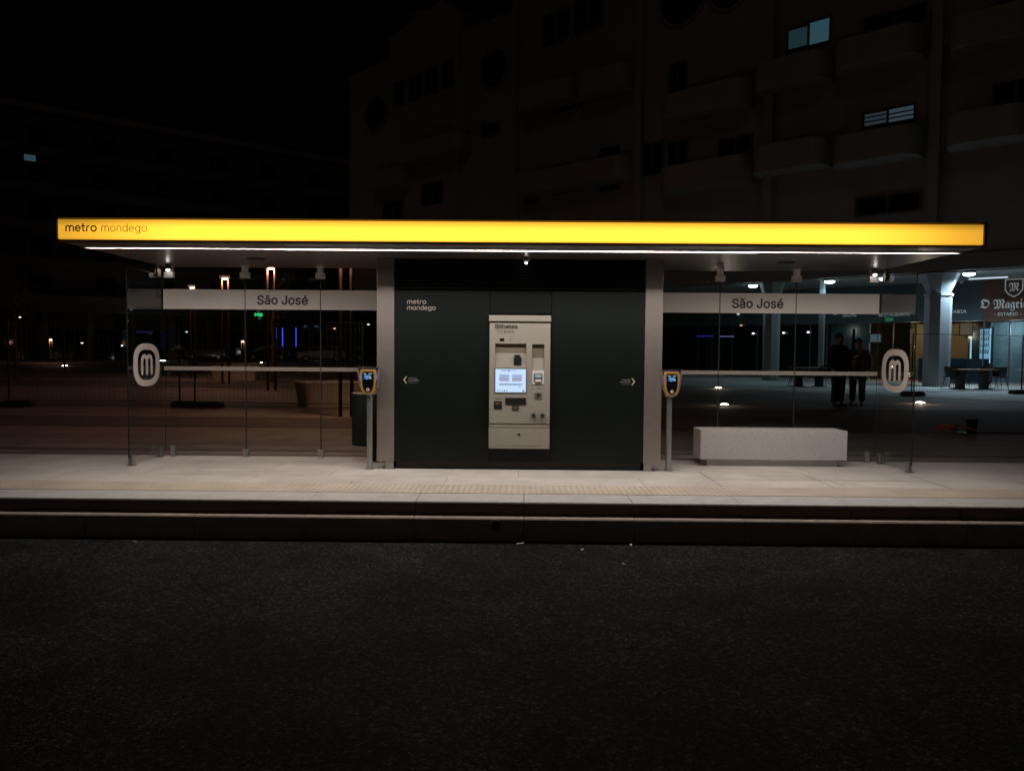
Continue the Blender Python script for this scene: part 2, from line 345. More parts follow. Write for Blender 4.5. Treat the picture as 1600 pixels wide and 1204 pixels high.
SANS = None
try:      # Blender's own bundled sans-serif; the built-in font serves where it is absent
    import os
    SANS = bpy.data.fonts.load(os.path.join(bpy.utils.system_resource('DATAFILES'), 'fonts', 'Inter.woff2'))
except Exception: SANS = None
def text(name, body, m, parent, loc, width=None, height=None, rz=0, bold=0, ext=.0015, align='LEFT', size=1, plane='xz'):
    cu = bpy.data.curves.new(name, 'FONT'); cu.body = body
    if SANS and ord(body[0]) < 1000: cu.font = SANS
    cu.size = size; cu.align_x = align; cu.offset = 0; cu.extrude = 0
    cu.resolution_u = 3
    t = bpy.data.objects.new(name, cu); COL.objects.link(t)
    dg = bpy.context.evaluated_depsgraph_get(); me = bpy.data.meshes.new_from_object(t.evaluated_get(dg))
    bpy.data.objects.remove(t)
    xs = [v.co.x for v in me.vertices]; ys = [v.co.y for v in me.vertices]
    sx = width / (max(xs) - min(xs)) if width else None; sy = height / (max(ys) - min(ys)) if height else None
    sx = sx or sy or 1; sy = sy or sx
    x0 = {'LEFT': min(xs), 'CENTER': (min(xs) + max(xs)) / 2, 'RIGHT': max(xs)}[align]
    bm = bmesh.new(); bm.from_mesh(me)
    for v in bm.verts: v.co = Vector(((v.co.x - x0) * sx, 0, (v.co.y) * sy))
    if bold:       # heavier weight: copies of the outline shifted by a hair, each a hair proud of the last
        src = bm.copy(); q_ = bold * sy
        for i in range(8):
            t2 = src.copy(); off = Vector((math.cos(i * PI / 4) * q_, -.00012 * (i + 1), math.sin(i * PI / 4) * q_))
            for v in t2.verts: v.co += off
            tmp = bpy.data.meshes.new('tmp'); t2.to_mesh(tmp); t2.free(); bm.from_mesh(tmp); bpy.data.meshes.remove(tmp)
        src.free()
    g = bmesh.ops.extrude_face_region(bm, geom=bm.faces[:])
    for e in g['geom']:
        if isinstance(e, bmesh.types.BMVert): e.co.y -= ext
    bm.to_mesh(me); bm.free(); me.name = name
    me.materials.clear(); me.materials.append(m)
    o = bpy.data.objects.new(name, me); COL.objects.link(o); o.parent = parent; o.location = loc; o.rotation_euler = (0, 0, rz)
    return o

# monoline rounded lettering of the operator's wordmark
def arc(cx, cy, rx, ry, a0, a1, n=14): return [(cx + rx * math.cos(R(a0 + (a1 - a0) * i / n)), cy + ry * math.sin(R(a0 + (a1 - a0) * i / n))) for i in range(n + 1)]
GL = {
 'm': (1.32, [[(0, 0), (0, .66)] + arc(.33, .66, .33, .34, 180, 0) + [(.66, 0)], [(.66, .66)] + arc(.99, .66, .33, .34, 180, 0) + [(1.32, 0)]]),
 'n': (.76, [[(0, 0), (0, .62)] + arc(.38, .62, .38, .38, 180, 0) + [(.76, 0)]]),
 'e': (.86, [[(.03, .52), (.86, .52)] + arc(.43, .5, .43, .5, 3, 315, 22)]),
 't': (.42, [[(.12, 1.35), (.12, .25)] + arc(.37, .25, .25, .25, 180, 270, 8), [(-.08, .98), (.42, .98)]]),
 'r': (.42, [[(0, 0), (0, .62)] + arc(.36, .62, .36, .37, 180, 80, 8)]),
 'o': (.92, [arc(.46, .5, .46, .5, 0, 360, 26)]),
 'd': (.86, [arc(.43, .5, .43, .5, 0, 360, 24), [(.86, 0), (.86, 1.42)]]),
 'g': (.86, [arc(.43, .5, .43, .5, 0, 360, 24), [(.86, 1), (.86, -.05)] + arc(.43, -.05, .43, .37, 0, -150, 12)]),
}
def stroke(bm, pts, wd, y0, y1):
    """flat ribbon with round caps in the xz plane, given thickness in y"""
    P = [Vector((p[0], p[1])) for p in pts]; Q = [P[0]]
    for p in P[1:]:
        if (p - Q[-1]).length > 1e-5: Q.append(p)
    P = Q; closed = (P[0] - P[-1]).length < 1e-4
    if closed: P = P[:-1]
    K = len(P); Lf, Rt = [], []
    for i in range(K):
        a = P[i - 1] if (closed or i > 0) else P[i]; b = P[(i + 1) % K] if (closed or i < K - 1) else P[i]
        d1 = (P[i] - a); d2 = (b - P[i])
        d1 = d1.normalized() if d1.length > 1e-9 else d2.normalized(); d2 = d2.normalized() if d2.length > 1e-9 else d1
        d = (d1 + d2)
        d = d.normalized() if d.length > 1e-6 else d1
        nrm = Vector((-d.y, d.x)); c = max(.5, nrm.dot(Vector((-d1.y, d1.x)))); Lf.append(P[i] + nrm * wd / 2 / c); Rt.append(P[i] - nrm * wd / 2 / c)
    def ext(poly):
        a = [bm.verts.new((p.x, y0, p.y)) for p in poly]; b = [bm.verts.new((p.x, y1, p.y)) for p in poly]
        bm.faces.new(a); bm.faces.new(b[::-1]); k = len(poly)
        for i in range(k): bm.faces.new((a[i], b[i], b[(i + 1) % k], a[(i + 1) % k]))
    if closed:
        mb = MB.__new__(MB); mb.bm = bm; mb.ring([tuple(p) for p in Lf], [tuple(p) for p in Rt], y0, y1, 'y')
    else:
        cap = lambda c, s, e: [c + Vector((math.cos(a), math.sin(a))) * wd / 2 for a in [s + (e - s) * i / 6 for i in range(1, 6)]]
        dE = (P[-1] - P[-2]).normalized(); aE = math.atan2(dE.y, dE.x); dS = (P[1] - P[0]).normalized(); aS = math.atan2(dS.y, dS.x)
        # strip of quads (avoids bad concave n-gons)
        fa = lambda p, y: bm.verts.new((p.x, y, p.y))
        L0 = [fa(p, y0) for p in Lf]; R0 = [fa(p, y0) for p in Rt]; L1 = [fa(p, y1) for p in Lf]; R1 = [fa(p, y1) for p in Rt]
        for i in range(K - 1):
            bm.faces.new((L0[i], L0[i + 1], R0[i + 1], R0[i])); bm.faces.new((L1[i], R1[i], R1[i + 1], L1[i + 1]))
            bm.faces.new((L0[i], L1[i], L1[i + 1], L0[i + 1])); bm.faces.new((R0[i], R0[i + 1], R1[i + 1], R1[i]))
        ext([Lf[-1]] + cap(P[-1], aE + PI / 2, aE - PI / 2) + [Rt[-1]]); ext([Rt[0]] + cap(P[0], aS - PI / 2, aS - 3 * PI / 2) + [Lf[0]])
def wordmark(name, word, m, parent, loc, width, xh, wd, ext=.002, gap=.42):
    bm = bmesh.new(); x = 0; items = []
    for ch in word:
        wch, st = GL[ch]; items.append((x, st)); x += wch + gap
    tot = x - gap; sx = width / tot
    for ox, st in items:
        for s_ in st: stroke(bm, [((ox + p[0]) * sx, p[1] * xh) for p in s_], wd, -ext, 0)
    mb = MB.__new__(MB); mb.bm = bm
    return mb.build(name, m, parent, loc=loc)

# ------------------------------------------------------------------ ground
GS = .007
def gz(y): return max(0, y - 3) * GS     # the square rises gently away from the stop
road = MB(); road.quad((-90, -60, -.333), (90, -60, -.333), (90, -1.9, -.333), (-90, -1.9, -.333))
tag(road.build('road', M['road']), 'dark coarse asphalt bus lane in front of the stop', kind='structure')
p = MB(); p.box(-40, 40, -1.50, .98, -.4, 0)
tag(p.build('platform', M['platform']), 'pale stone slab platform of the stop', kind='structure')
# cracks / open joints between the larger slabs near the bench
# kerb: upper kerb stones flush with the platform, and the lower ledge course
rs = MB(); l = MB(); up = MB()
x = -30.0 + .055
while x < 30:
    up.prism([(-1.91, -.014), (-1.904, -.003), (-1.896, 0), (-1.502, 0), (-1.502, -.016), (-1.91, -.016)], x + .003, x + .997, axis='x')
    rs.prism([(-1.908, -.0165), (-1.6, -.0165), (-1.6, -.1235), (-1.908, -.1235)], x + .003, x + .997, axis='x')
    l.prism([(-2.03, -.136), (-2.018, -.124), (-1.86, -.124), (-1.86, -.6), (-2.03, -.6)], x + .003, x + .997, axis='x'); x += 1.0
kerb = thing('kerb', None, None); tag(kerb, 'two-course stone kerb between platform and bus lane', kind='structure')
up.build('kerb_stone', M['kerb'], kerb); l.build('ledge_stone', M['kerb_low'], kerb); rs.build('riser', mat('riser_dirty_stone', (.13, .085, .07), .85, noise=.2, nscale=3, bump=.2), kerb)  # riser in a darker brown than the kerb stones above
j = MB(); j.box(-30, 30, -1.85, -1.605, -.35, -.020); j.build('joint_bed', M['joint'], kerb)
h = MB(); h.ring([(-.2 + .052 * math.cos(a * PI / 12), -.198 + .066 * math.sin(a * PI / 12)) for a in range(24)], [(-.2 + .040 * math.cos(a * PI / 12), -.198 + .053 * math.sin(a * PI / 12)) for a in range(24)], -2.037, -2.02)
h.build('pipe_rim', mat('pipe_rim_grey', (.55, .5, .46), .6), kerb)
h = MB(); h.prism([(-.2 + .042 * math.cos(a * PI / 12), -.198 + .055 * math.sin(a * PI / 12)) for a in range(24)], -2.033, -2.0, 'y'); h.build('pipe_hole', M['black'], kerb)
# tactile tiles with small studs
t = MB(); t.box(-14, 14, -1.50, -1.02, -.02, .004)
tac = tag(t.build('tactile_paving', M['tactile']), 'strip of faded yellow studded tactile tiles along the platform edge', kind='structure')
t = MB()
yy = -1.47
while yy < -1.03:
    xx = -8.4
    while xx < 8.4:
        t.box(xx - .012, xx + .012, yy - .012, yy + .012, .002, .0055); xx += .06
    yy += .06
t.build('studs', M['tactile'], tac)
# thin open joints on the platform
jn = MB()
for (xa, ya, xb, yb) in ((2.12, -.02, 2.12, -1.02), (3.28, -.1, 3.28, -1.02), (4.5, .2, 4.5, -1.02), (-1.75, -.9, -1.75, -1.02), (2.12, -.55, 4.5, -.55), (3.28, -1.0, 4.5, -1.0)):
    d = Vector((xb - xa, yb - ya, 0)).normalized(); q = Vector((-d.y, d.x, 0)) * .004
    a, b = Vector((xa, ya, .0025)), Vector((xb, yb, .0025))
    jn.quad(a + q, b + q, b - q, a - q)
tag(jn.build('paving_joints', M['joint']), 'thin dark open joints between the platform slabs', kind='structure')

pz = MB(); pz.quad((-120, .99, -.02), (120, .99, -.02), (120, 3, -.02), (-120, 3, -.02)); pz.quad((-120, 3, -.02), (120, 3, -.02), (120, 140, 137 * GS - .02), (-120, 140, 137 * GS - .02))
bmesh.ops.remove_doubles(pz.bm, verts=pz.bm.verts, dist=.001)
tag(pz.build('plaza', M['plaza']), 'wide dim paved square behind the stop', kind='structure')
ln = MB()  # dark strips painted for shadow across the square, plus a dark lane
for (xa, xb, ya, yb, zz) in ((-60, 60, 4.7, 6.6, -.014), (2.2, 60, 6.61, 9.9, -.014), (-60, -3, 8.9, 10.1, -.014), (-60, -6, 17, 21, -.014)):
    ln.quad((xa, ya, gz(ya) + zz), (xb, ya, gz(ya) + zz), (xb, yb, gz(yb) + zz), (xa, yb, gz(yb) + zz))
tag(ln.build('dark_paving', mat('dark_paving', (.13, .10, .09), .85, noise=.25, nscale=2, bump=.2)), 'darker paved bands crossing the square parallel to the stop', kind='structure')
st = MB(); st.box(-40, 40, .985, 1.16, -.1, -.006); st.box(-40, 40, 1.62, 1.72, -.1, -.010)
tag(st.build('drainage_strip', M['plaza_strip']), 'dark paved strips running behind the platform', kind='structure')

# ------------------------------------------------------------------ canopy
ZC = 2.46; YF = -1.18; YB = 1.15; XW = 4.634
can = thing('station_canopy', 'long flat stop canopy with glowing yellow fascia and two metal portal columns', 'canopy')
CX = -.022
c = MB(); c.prism([(YF + .06, ZC + .02), (YF + .06, 2.688), (YB - .5, 2.688), (YB, ZC + .10), (YB, ZC + .02)], -XW + .02, XW - .02, axis='x')
c.build('roof', M['roof'], can, bevel=.004, loc=(CX, 0, 0))
c = MB(); c.box(-XW + .005, XW - .005, YF + .09, YB - .01, ZC, ZC + .018)
ceil = c.build('ceiling_panel', M['ceiling'], can); ceil.location.x = CX
c = MB(); c.box(-XW, XW, YF - .004, YF + .04, 2.485, 2.682)
fas = c.build('fascia_sign', M['lightbox'], can)
# recentre the fascia mesh so its own origin sits in the middle of the light box
for v in fas.data.vertices: v.co.z -= 2.585
fas.location = (CX, 0, 2.585)
c = MB(); c.box(-XW - .07, XW + .03, YF - .02, YF + .07, 2.694, 2.706); c.box(-XW - .02, XW + .02, YF - .016, YF + .06, ZC - .002, 2.478)
c.box(-XW - .035, -XW - .006, YF - .016, YF + .06, 2.48, 2.692); c.box(XW + .006, XW + .035, YF - .016, YF + .06, 2.48, 2.692)
c.build('trim', M['trim'], can, bevel=.003, loc=(CX, 0, 0))
wordmark('lettering_metro', 'metro', mat('fascia_ink_dark', (.07, .012, .003), .6), can, (-4.575, YF - .006, 2.564), .305, .052, .0125, gap=.36)
wordmark('lettering_mondego', 'mondego', mat('fascia_ink_brown', (.24, .06, .01), .6), can, (-4.215, YF - .006, 2.564), .455, .052, .0065, gap=.36)
c = MB(); c.box(-4.62, 4.62, -.805, -.783, ZC - .008, ZC - .001)
strip = c.build('light_strip', M['strip'], can)
ad = bpy.data.lights.new('strip_light', 'AREA'); ad.shape = 'RECTANGLE'; ad.size = 9.2; ad.size_y = .016; ad.spread = R(STRIP_SPREAD); ad.energy = STRIP_W; ad.color = (1, .91, .84)
ao = bpy.data.objects.new('strip_light', ad); COL.objects.link(ao); ao.location = (0, -.794, ZC - .0095); ao.parent = can
c = MB(); c.box(-4.64, 4.64, -.83, -.808, ZC - .012, ZC - .001); c.box(-4.64, 4.64, -.780, -.758, ZC - .012, ZC - .001)
c.build('light_channel', M['portal'], can)
c = MB(); c.box(-2.5, 2.5, -.774, -.766, ZC - .0205, ZC - .0125); c.build('glare_lip', M['dark'], can)   # added lip, blocks strip light to darken the kiosk and column tops
for sx in (-1, 1):
    c = MB(); a, b = sorted((sx * 1.458, sx * 1.66)); c.box(a, b, -.01, .80, .09, ZC - .002)
    col_ = c.build('portal_column', M['portal'], can, bevel=.004)
    c = MB(); a, b = sorted((sx * 1.465, sx * 1.56)); c.box(a, b, .0, .70, 0, .089); c.build('foot', M['steel'], col_, bevel=.003)
    a, b = sorted((sx * 1.455, sx * 1.60)); c = MB(); c.box(a, b, -.012, .74, 0.001, .010); c.build('base_plate', M['steel'], col_, bevel=.002)
    c = MB(); c.lathe([(.105, 0), (.105, -.008), (.085, -.012)], 32, (sx * 3.13, .17, ZC - .001)); c.build('ceiling_speaker', M['dark'], can)
    c = MB(); c.lathe([(.03, 0), (.045, -.015), (.045, -.06), (.035, -.065)], 20, (sx * 4.47, .82, ZC - .001)); sp_ = c.build('spotlight', M['steel'], can)
    c = MB(); c.ball((sx * 4.47, .80, ZC - .068), .022, 2); c.build('bulb', M['spot'], sp_)
c = MB(); c.lathe([(.05, 0), (.05, -.02), (.035, -.05), (.01, -.06)], 20, (.07, -.12, ZC - .001)); cm = c.build('ceiling_camera', M['steel'], can, smooth=True)
c = MB(); c.ball((.07, -.135, ZC - .062), .014, 2); c.build('indicator_light', M['spot'], cm)

# ------------------------------------------------------------------ kiosk
ki = thing('ticket_kiosk', 'dark green panelled kiosk block between the two metal columns', 'kiosk')
c = MB(); c.box(-1.452, 1.452, .05, .84, .10, ZC - .003); c.build('core', M['louvre'], ki)
c = MB(); c.box(-1.44, 1.44, .06, .80, 0, .099); c.build('plinth', M['black'], ki)
for a, b in ((-1.452, -.349), (-.345, .371), (.375, 1.452)):
    if a == -.345:
        c = MB(); c.box(a, b, .012, .05, 1.83, 2.085); c.build('panel', M['green'], ki, bevel=.002)
        c = MB(); c.box(a, b, .012, .05, .095, .245); c.build('panel', M['green'], ki, bevel=.002)
    else:
        c = MB(); c.box(a, b, .0, .05, .095, 2.085); c.build('panel', M['green'], ki, bevel=.002)
c = MB()
for i in range(9):
    z = 2.11 + i * .038; c.prism([(.0, z), (.03, z + .026), (.036, z + .026), (.006, z)], -1.45, 1.45, axis='x')
c.build('louvre', M['louvre'], ki)
wordmark('wall_lettering', 'metro', M['white_ink'], ki, (-1.305, -.002, 1.935), .215, .034, .0075, gap=.36)
wordmark('wall_lettering', 'mondego', M['white_ink'], ki, (-1.305, -.002, 1.865), .325, .034, .0065, gap=.36)
for sx in (-1, 1):
    c = MB(); x0 = sx * 1.345
    stroke(c.bm, [(x0 - sx * .028, 1.085), (x0, 1.047), (x0 - sx * .028, 1.010)], .011, -.003, -.0005)
    ar = c.build('arrow_sign', M['yel_ink'], ki)
    al = 'LEFT' if sx < 0 else 'RIGHT'
    for q, (s, wd_) in enumerate((('Valide aqui', .10), ('o seu bilhete', .125), ('Validate here', .11))):
        text('sign_text', s, M['white_ink'] if q < 2 else M['ink2'], ar, (sx * 1.295, -.001, 1.062 - q * .026), width=wd_, height=.016, align=al, ext=.001)

# ------------------------------------------------------------------ ticket machine
def U(u): return (740 + u / 4.82 - 811.5) / 134.0
def V(v): return 1.38 - (470 + v / 4.82 - 550.0) / 134.0
tm = thing('ticket_machine', 'cream ticket machine with blue lit touchscreen set into the dark kiosk front', 'ticket machine')
Y0 = -.055      # front face
def face(name, u0, u1, v0, v1, m, d0=.004, d1=0, parent=tm, bevel=.0015):
    c = MB(); c.box(U(u0), U(u1), Y0 - d0, Y0 + d1, V(v1), V(v0)); return c.build(name, m, parent, bevel=bevel)
# body as a frame around two recesses: built from bars butted together
c = MB(); f0, f1 = Y0, .045
def bar(u0, u1, v0, v1, a=f0, b=f1): c.box(U(u0), U(u1), a, b, V(v1), V(v0))
bar(122, 163, 168, 920); bar(163, 398, 168, 322); bar(163, 398, 500, 920); bar(398, 440, 168, 920); bar(440, 532, 168, 325); bar(440, 532, 517, 920); bar(532, 576, 168, 920)
body = c.build('body', M['cream'], tm)
c = MB(); c.box(U(117), U(580), Y0 - .022, .045, V(157), V(112)); c.build('hood', M['cream'], tm, bevel=.006)
c = MB(); c.box(U(122), U(576), Y0 + .012, .045, V(167.5), V(157.5)); c.build('hood_gap', M['ink'], tm)
c = MB(); c.box(U(122), U(576), Y0 + .006, .044, V(949), V(926)); c.build('middle_rail', M['cream'], tm, bevel=.002)
c = MB(); c.box(U(120), U(577), Y0 - .004, .044, V(1110), V(954)); lower = c.build('lower_door', M['cream'], tm, bevel=.004)
c = MB(); c.box(U(180), U(520), Y0 - .007, Y0 - .003, V(1085), V(980)); c.build('door_panel', M['cream'], lower, bevel=.002)
c = MB(); c.tube((U(347), Y0 - .012, V(1003)), (U(347), Y0 - .004, V(1003)), .016, n=20); c.build('lock', M['dark'], lower)
for (u0, u1, v0, v1, vm) in ((163, 398, 322, 500, 393), (440, 532, 325, 517, 427)):
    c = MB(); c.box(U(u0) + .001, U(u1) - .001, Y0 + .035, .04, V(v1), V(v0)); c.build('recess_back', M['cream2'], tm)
    c = MB(); c.prism([(Y0 + .034, V(vm)), (Y0 + .004, V(v1) + .001), (Y0 + .034, V(v1) + .001)], U(u0) + .002, U(u1) - .002, axis='x'); c.build('recess_slope', M['cream'], tm)
face('nfc_reader', 304, 361, 422, 480, M['black'], .001, .034)
face('nfc_caption', 307, 352, 405, 409, M['ink'], .002, .03)
fm = face('screen_frame', 160, 402, 504, 692, M['ink2'], .006)
face('touchscreen', 168, 395, 512, 685, M['scr_a'], .009, -.005, fm, 0)
sc_ = [(196, 270, 553, 580, 'scr_b'), (196, 270, 580, 603, 'scr_c'), (292, 366, 553, 580, 'scr_b'), (292, 366, 580, 603, 'scr_c'), (196, 366, 621, 632, 'scr_d')]
for a in sc_: face('screen_button', *a[:4], M[a[4]], .0105, -.0085, fm, 0)
for (u0, u1, v0, v1) in ((212, 258, 520, 525), (262, 274, 517, 528), (278, 326, 521, 524), (180, 188, 671, 677), (198, 206, 671, 677), (215, 223, 671, 677), (231, 241, 669, 679), (250, 258, 670, 678), (371, 384, 668, 680), (344, 356, 640, 645)):
    c = MB(); c.box(U(u0), U(u1), Y0 - .0108, Y0 - .0088, V(v1), V(v0)); c.build('screen_icon', M['scr_e'], fm)
cr = face('card_reader', 443, 532, 520, 627, mat('reader_plate', (.68, .66, .63), .4), .006)
c = MB(); c.box(U(458), U(516), Y0 - .02, Y0 - .006, V(612), V(545)); c.build('terminal', M['black'], cr, bevel=.005)
face('terminal_screen', 464, 511, 550, 574, M['scr_d'], .0215, -.0195, cr, 0); face('terminal_pad', 464, 511, 586, 606, mat('terminal_pad_white', (.7, .68, .64), .5), .022, -.0195, cr, 0)
face('camera_window', 198, 231, 284, 304, M['screen_black'], .003)
c = MB(); c.tube((U(280), Y0 - .003, V(295)), (U(280), Y0 + .002, V(295)), .007, n=16); c.build('sensor', M['ink'], tm)
c = MB(); c.tube((U(497), Y0 - .003, V(652)), (U(497), Y0 + .002, V(652)), .007, n=16); c.build('sensor', M['ink'], tm)
face('coin_plate', 462, 515, 685, 732, M['steel'], .010, 0, tm, .006)
c = MB(); c.box(U(480), U(497), Y0 - .014, Y0 - .009, V(716), V(692)); c.build('coin_slot', M['dark'], tm)
for u in (456, 523):
    c = MB(); c.tube((U(u), Y0 - .024, V(858)), (U(u), Y0, V(858)), .030, .034, 28); kn = c.build('outlet_knob', M['steel'], tm, smooth=True)
    c = MB(); c.tube((U(u), Y0 - .027, V(858)), (U(u), Y0 - .0245, V(858)), .020, n=24); c.build('knob_centre', M['dark'], kn)
face('ticket_slot', 157, 217, 753, 813, M['black'], .006); face('slot_glow', 170, 200, 765, 776, mat('slot_copper', (.22, .10, .05), .5), .008, -.0055, tm, 0)  # copper-brown strip on the black ticket slot
face('slot_caption', 165, 210, 731, 735, M['ink'], .002)
face('note_slot', 242, 398, 727, 778, M['black'], .008)
c = MB(); c.box(U(293), U(345), Y0 - .012, Y0, V(815), V(789)); c.build('tray_handle', M['dark'], tm, bevel=.011, seg=4)
c = MB(); c.box(U(302), U(336), Y0 - .0145, Y0 - .0118, V(807), V(796)); c.build('handle_inlay', M['ink2'], tm)
text('lettering', 'Bilhetes', M['ink'], tm, (U(165), Y0 - .0005, V(209)), width=U(330) - U(165), height=.047, bold=.022)
text('lettering', 'Tickets', M['ink2'], tm, (U(168), Y0 - .0005, V(243)), width=U(305) - U(168), height=.043)
face('maker_plate', 508, 546, 912, 916, M['ink2'], .001)

# ------------------------------------------------------------------ glass screens
ZB, ZT = .092, 2.335
YG = .90
def rr(cx, cy, w_, h_, n_exp, N=64):
    o = []
    for i in range(N):
        a = 2 * PI * i / N; ca, sa = math.cos(a), math.sin(a)
        o.append((cx + w_ / 2 * math.copysign(abs(ca) ** (2 / n_exp), ca), cy + h_ / 2 * math.copysign(abs(sa) ** (2 / n_exp), sa)))
    return o
for sx, side in ((-1, 'left'), (1, 'right')):
    lab = {'left': 'clear glass screen with frosted name band, around the side with the litter bin', 'right': 'clear glass screen with frosted name band, behind the granite bench'}[side]
    gs = thing('glass_screen', lab, 'glass screen', group='glass screens of the shelter')
    xs = [1.67, 2.555, 3.525, 4.585]
    for i in range(3):
        a, b = xs[i] + .006, xs[i + 1] - .006; a, b = sorted((sx * a, sx * b))
        g = MB(); g.box(a, b, YG, YG + .012, ZB, ZT); pn = g.build('glass_pane', M['glass'], gs)
        g = MB(); g.box(a, b, YG - .004, YG - .001, 1.90, 2.153); bd = g.build('frosted_band', M['band'], pn)
        g = MB(); g.box(a, b, YG - .004, YG - .001, 1.114, 1.164); g.build('frosted_stripe', M['stripe'], pn)
        if i == 1:
            xa = -3.365 if sx < 0 else 2.712
            text('station_name', 'São José', mat('station_ink', (.06, .056, .053), .6), bd, (xa, YG - .0045, 1.968), width=.645, bold=.022, ext=.001)
        g = MB(); g.box(a + .001, b - .001, YG + .001, YG + .011, ZT, ZT + .003); g.build('pane_edge', M['edge'], pn)
        for e_ in (a, b):
            g = MB(); g.box(e_ - .0015, e_ + .0015, YG - .0005, YG + .0125, ZB, ZT); g.build('pane_edge', M['edge'], pn)
    for xx in (2.555, 3.525):
        g = MB(); g.box(sx * xx - .004, sx * xx + .004, YG - .003, YG + .011, ZB, ZT - .04); g.build('joint_seal', M['ink'], gs)
    g = MB(); X = sx * 4.60; g.box(X - .006, X + .006, .03, YG - .006, ZB, ZT); sp = g.build('side_glass_pane', M['glass_side'], gs)
    g = MB(); g.box(X - .007, X + .007, .024, .0295, ZB, ZT); g.build('pane_edge', M['edge'], sp)
    g = MB(); g.box(X - .007, X + .007, .03, YG - .006, ZT, ZT + .003); g.build('pane_edge', M['edge'], sp)
    # operator's roundel on the side pane
    xf = X - sx * .008; x1 = X - sx * .0065; h0, h1 = sorted((xf, x1))
    cy, cz = .475, 1.19
    g = MB(); g.ring(rr(cy, cz, .66, .525, 2.75), rr(cy, cz, .455, .37, 3.0), h0, h1, 'x'); g.build('roundel_ring', M['logo'], sp)
    g = MB(); wd = .066
    pts1 = [(-.118, -.10), (-.118, .055)] + arc(-.059, .055, .059, .05, 180, 0) + [(0, -.10)]
    pts2 = [(0, .055)] + arc(.059, .055, .059, .05, 180, 0) + [(.118, -.10)]
    stroke(g.bm, [(p[0], p[1]) for p in pts1], wd * .8, 0, .0015); stroke(g.bm, [(p[0], p[1]) for p in pts2], wd * .8, .00005, .00155)
    rg = g.build('roundel_letter', M['logo'], sp); rg.location = (X - sx * .008, cy, cz); rg.rotation_euler = (0, 0, -sx * PI / 2)
    # fittings
    for xx in (2.555, 3.525, 4.50):
        f = MB(); cx = sx * xx
        f.box(cx - .032, cx + .032, YG - .035, YG + .045, 2.375, ZC - .001); f.box(cx - .05, cx + .05, YG - .05, YG + .06, ZC - .012, ZC - .0005)
        ft = f.build('ceiling_fitting', M['fitting'], gs, bevel=.003)
        f = MB(); f.box(cx - .058, cx + .058, YG - .03, YG - .001, 2.30, 2.372); f.box(cx - .058, cx + .058, YG + .013, YG + .04, 2.30, 2.372); f.build('clamp_plate', M['fitting'], ft, bevel=.003)
        if xx < 4.4:
            f = MB(); f.box(cx - .034, cx + .034, YG - .03, YG - .001, .0, .085); f.box(cx - .05, cx + .05, YG - .034, YG - .001, .085, .10); f.box(cx - .034, cx + .034, YG + .013, YG + .03, 0, .10)
            f.build('floor_clamp', M['steel'], gs, bevel=.002)
    f = MB(); cx = sx * 4.47; f.box(cx - .03, cx + .03, YG - .03, YG - .001, 0, .14); f.box(cx - .03, cx + .03, YG + .013, YG + .03, 0, .14); f.build('floor_clamp', M['steel'], gs, bevel=.003)
    for yy in (.09, .80):
        f = MB(); f.box(X - .028, X - .007, yy - .03, yy + .03, 0, .13); f.box(X + .007, X + .028, yy - .03, yy + .03, 0, .13); f.box(X - .045, X + .045, yy - .045, yy + .045, .0005, .008)
        f.build('floor_clamp', M['steel'], gs, bevel=.003)
    f = MB(); f.box(X - .03, X - .007, .74, .82, 2.30, 2.41); f.box(X + .007, X + .03, .74, .82, 2.30, 2.41); f.box(X - .015, X + .015, .75, .81, 2.41, ZC - .001); f.build('ceiling_fitting', M['steel'], gs, bevel=.003)

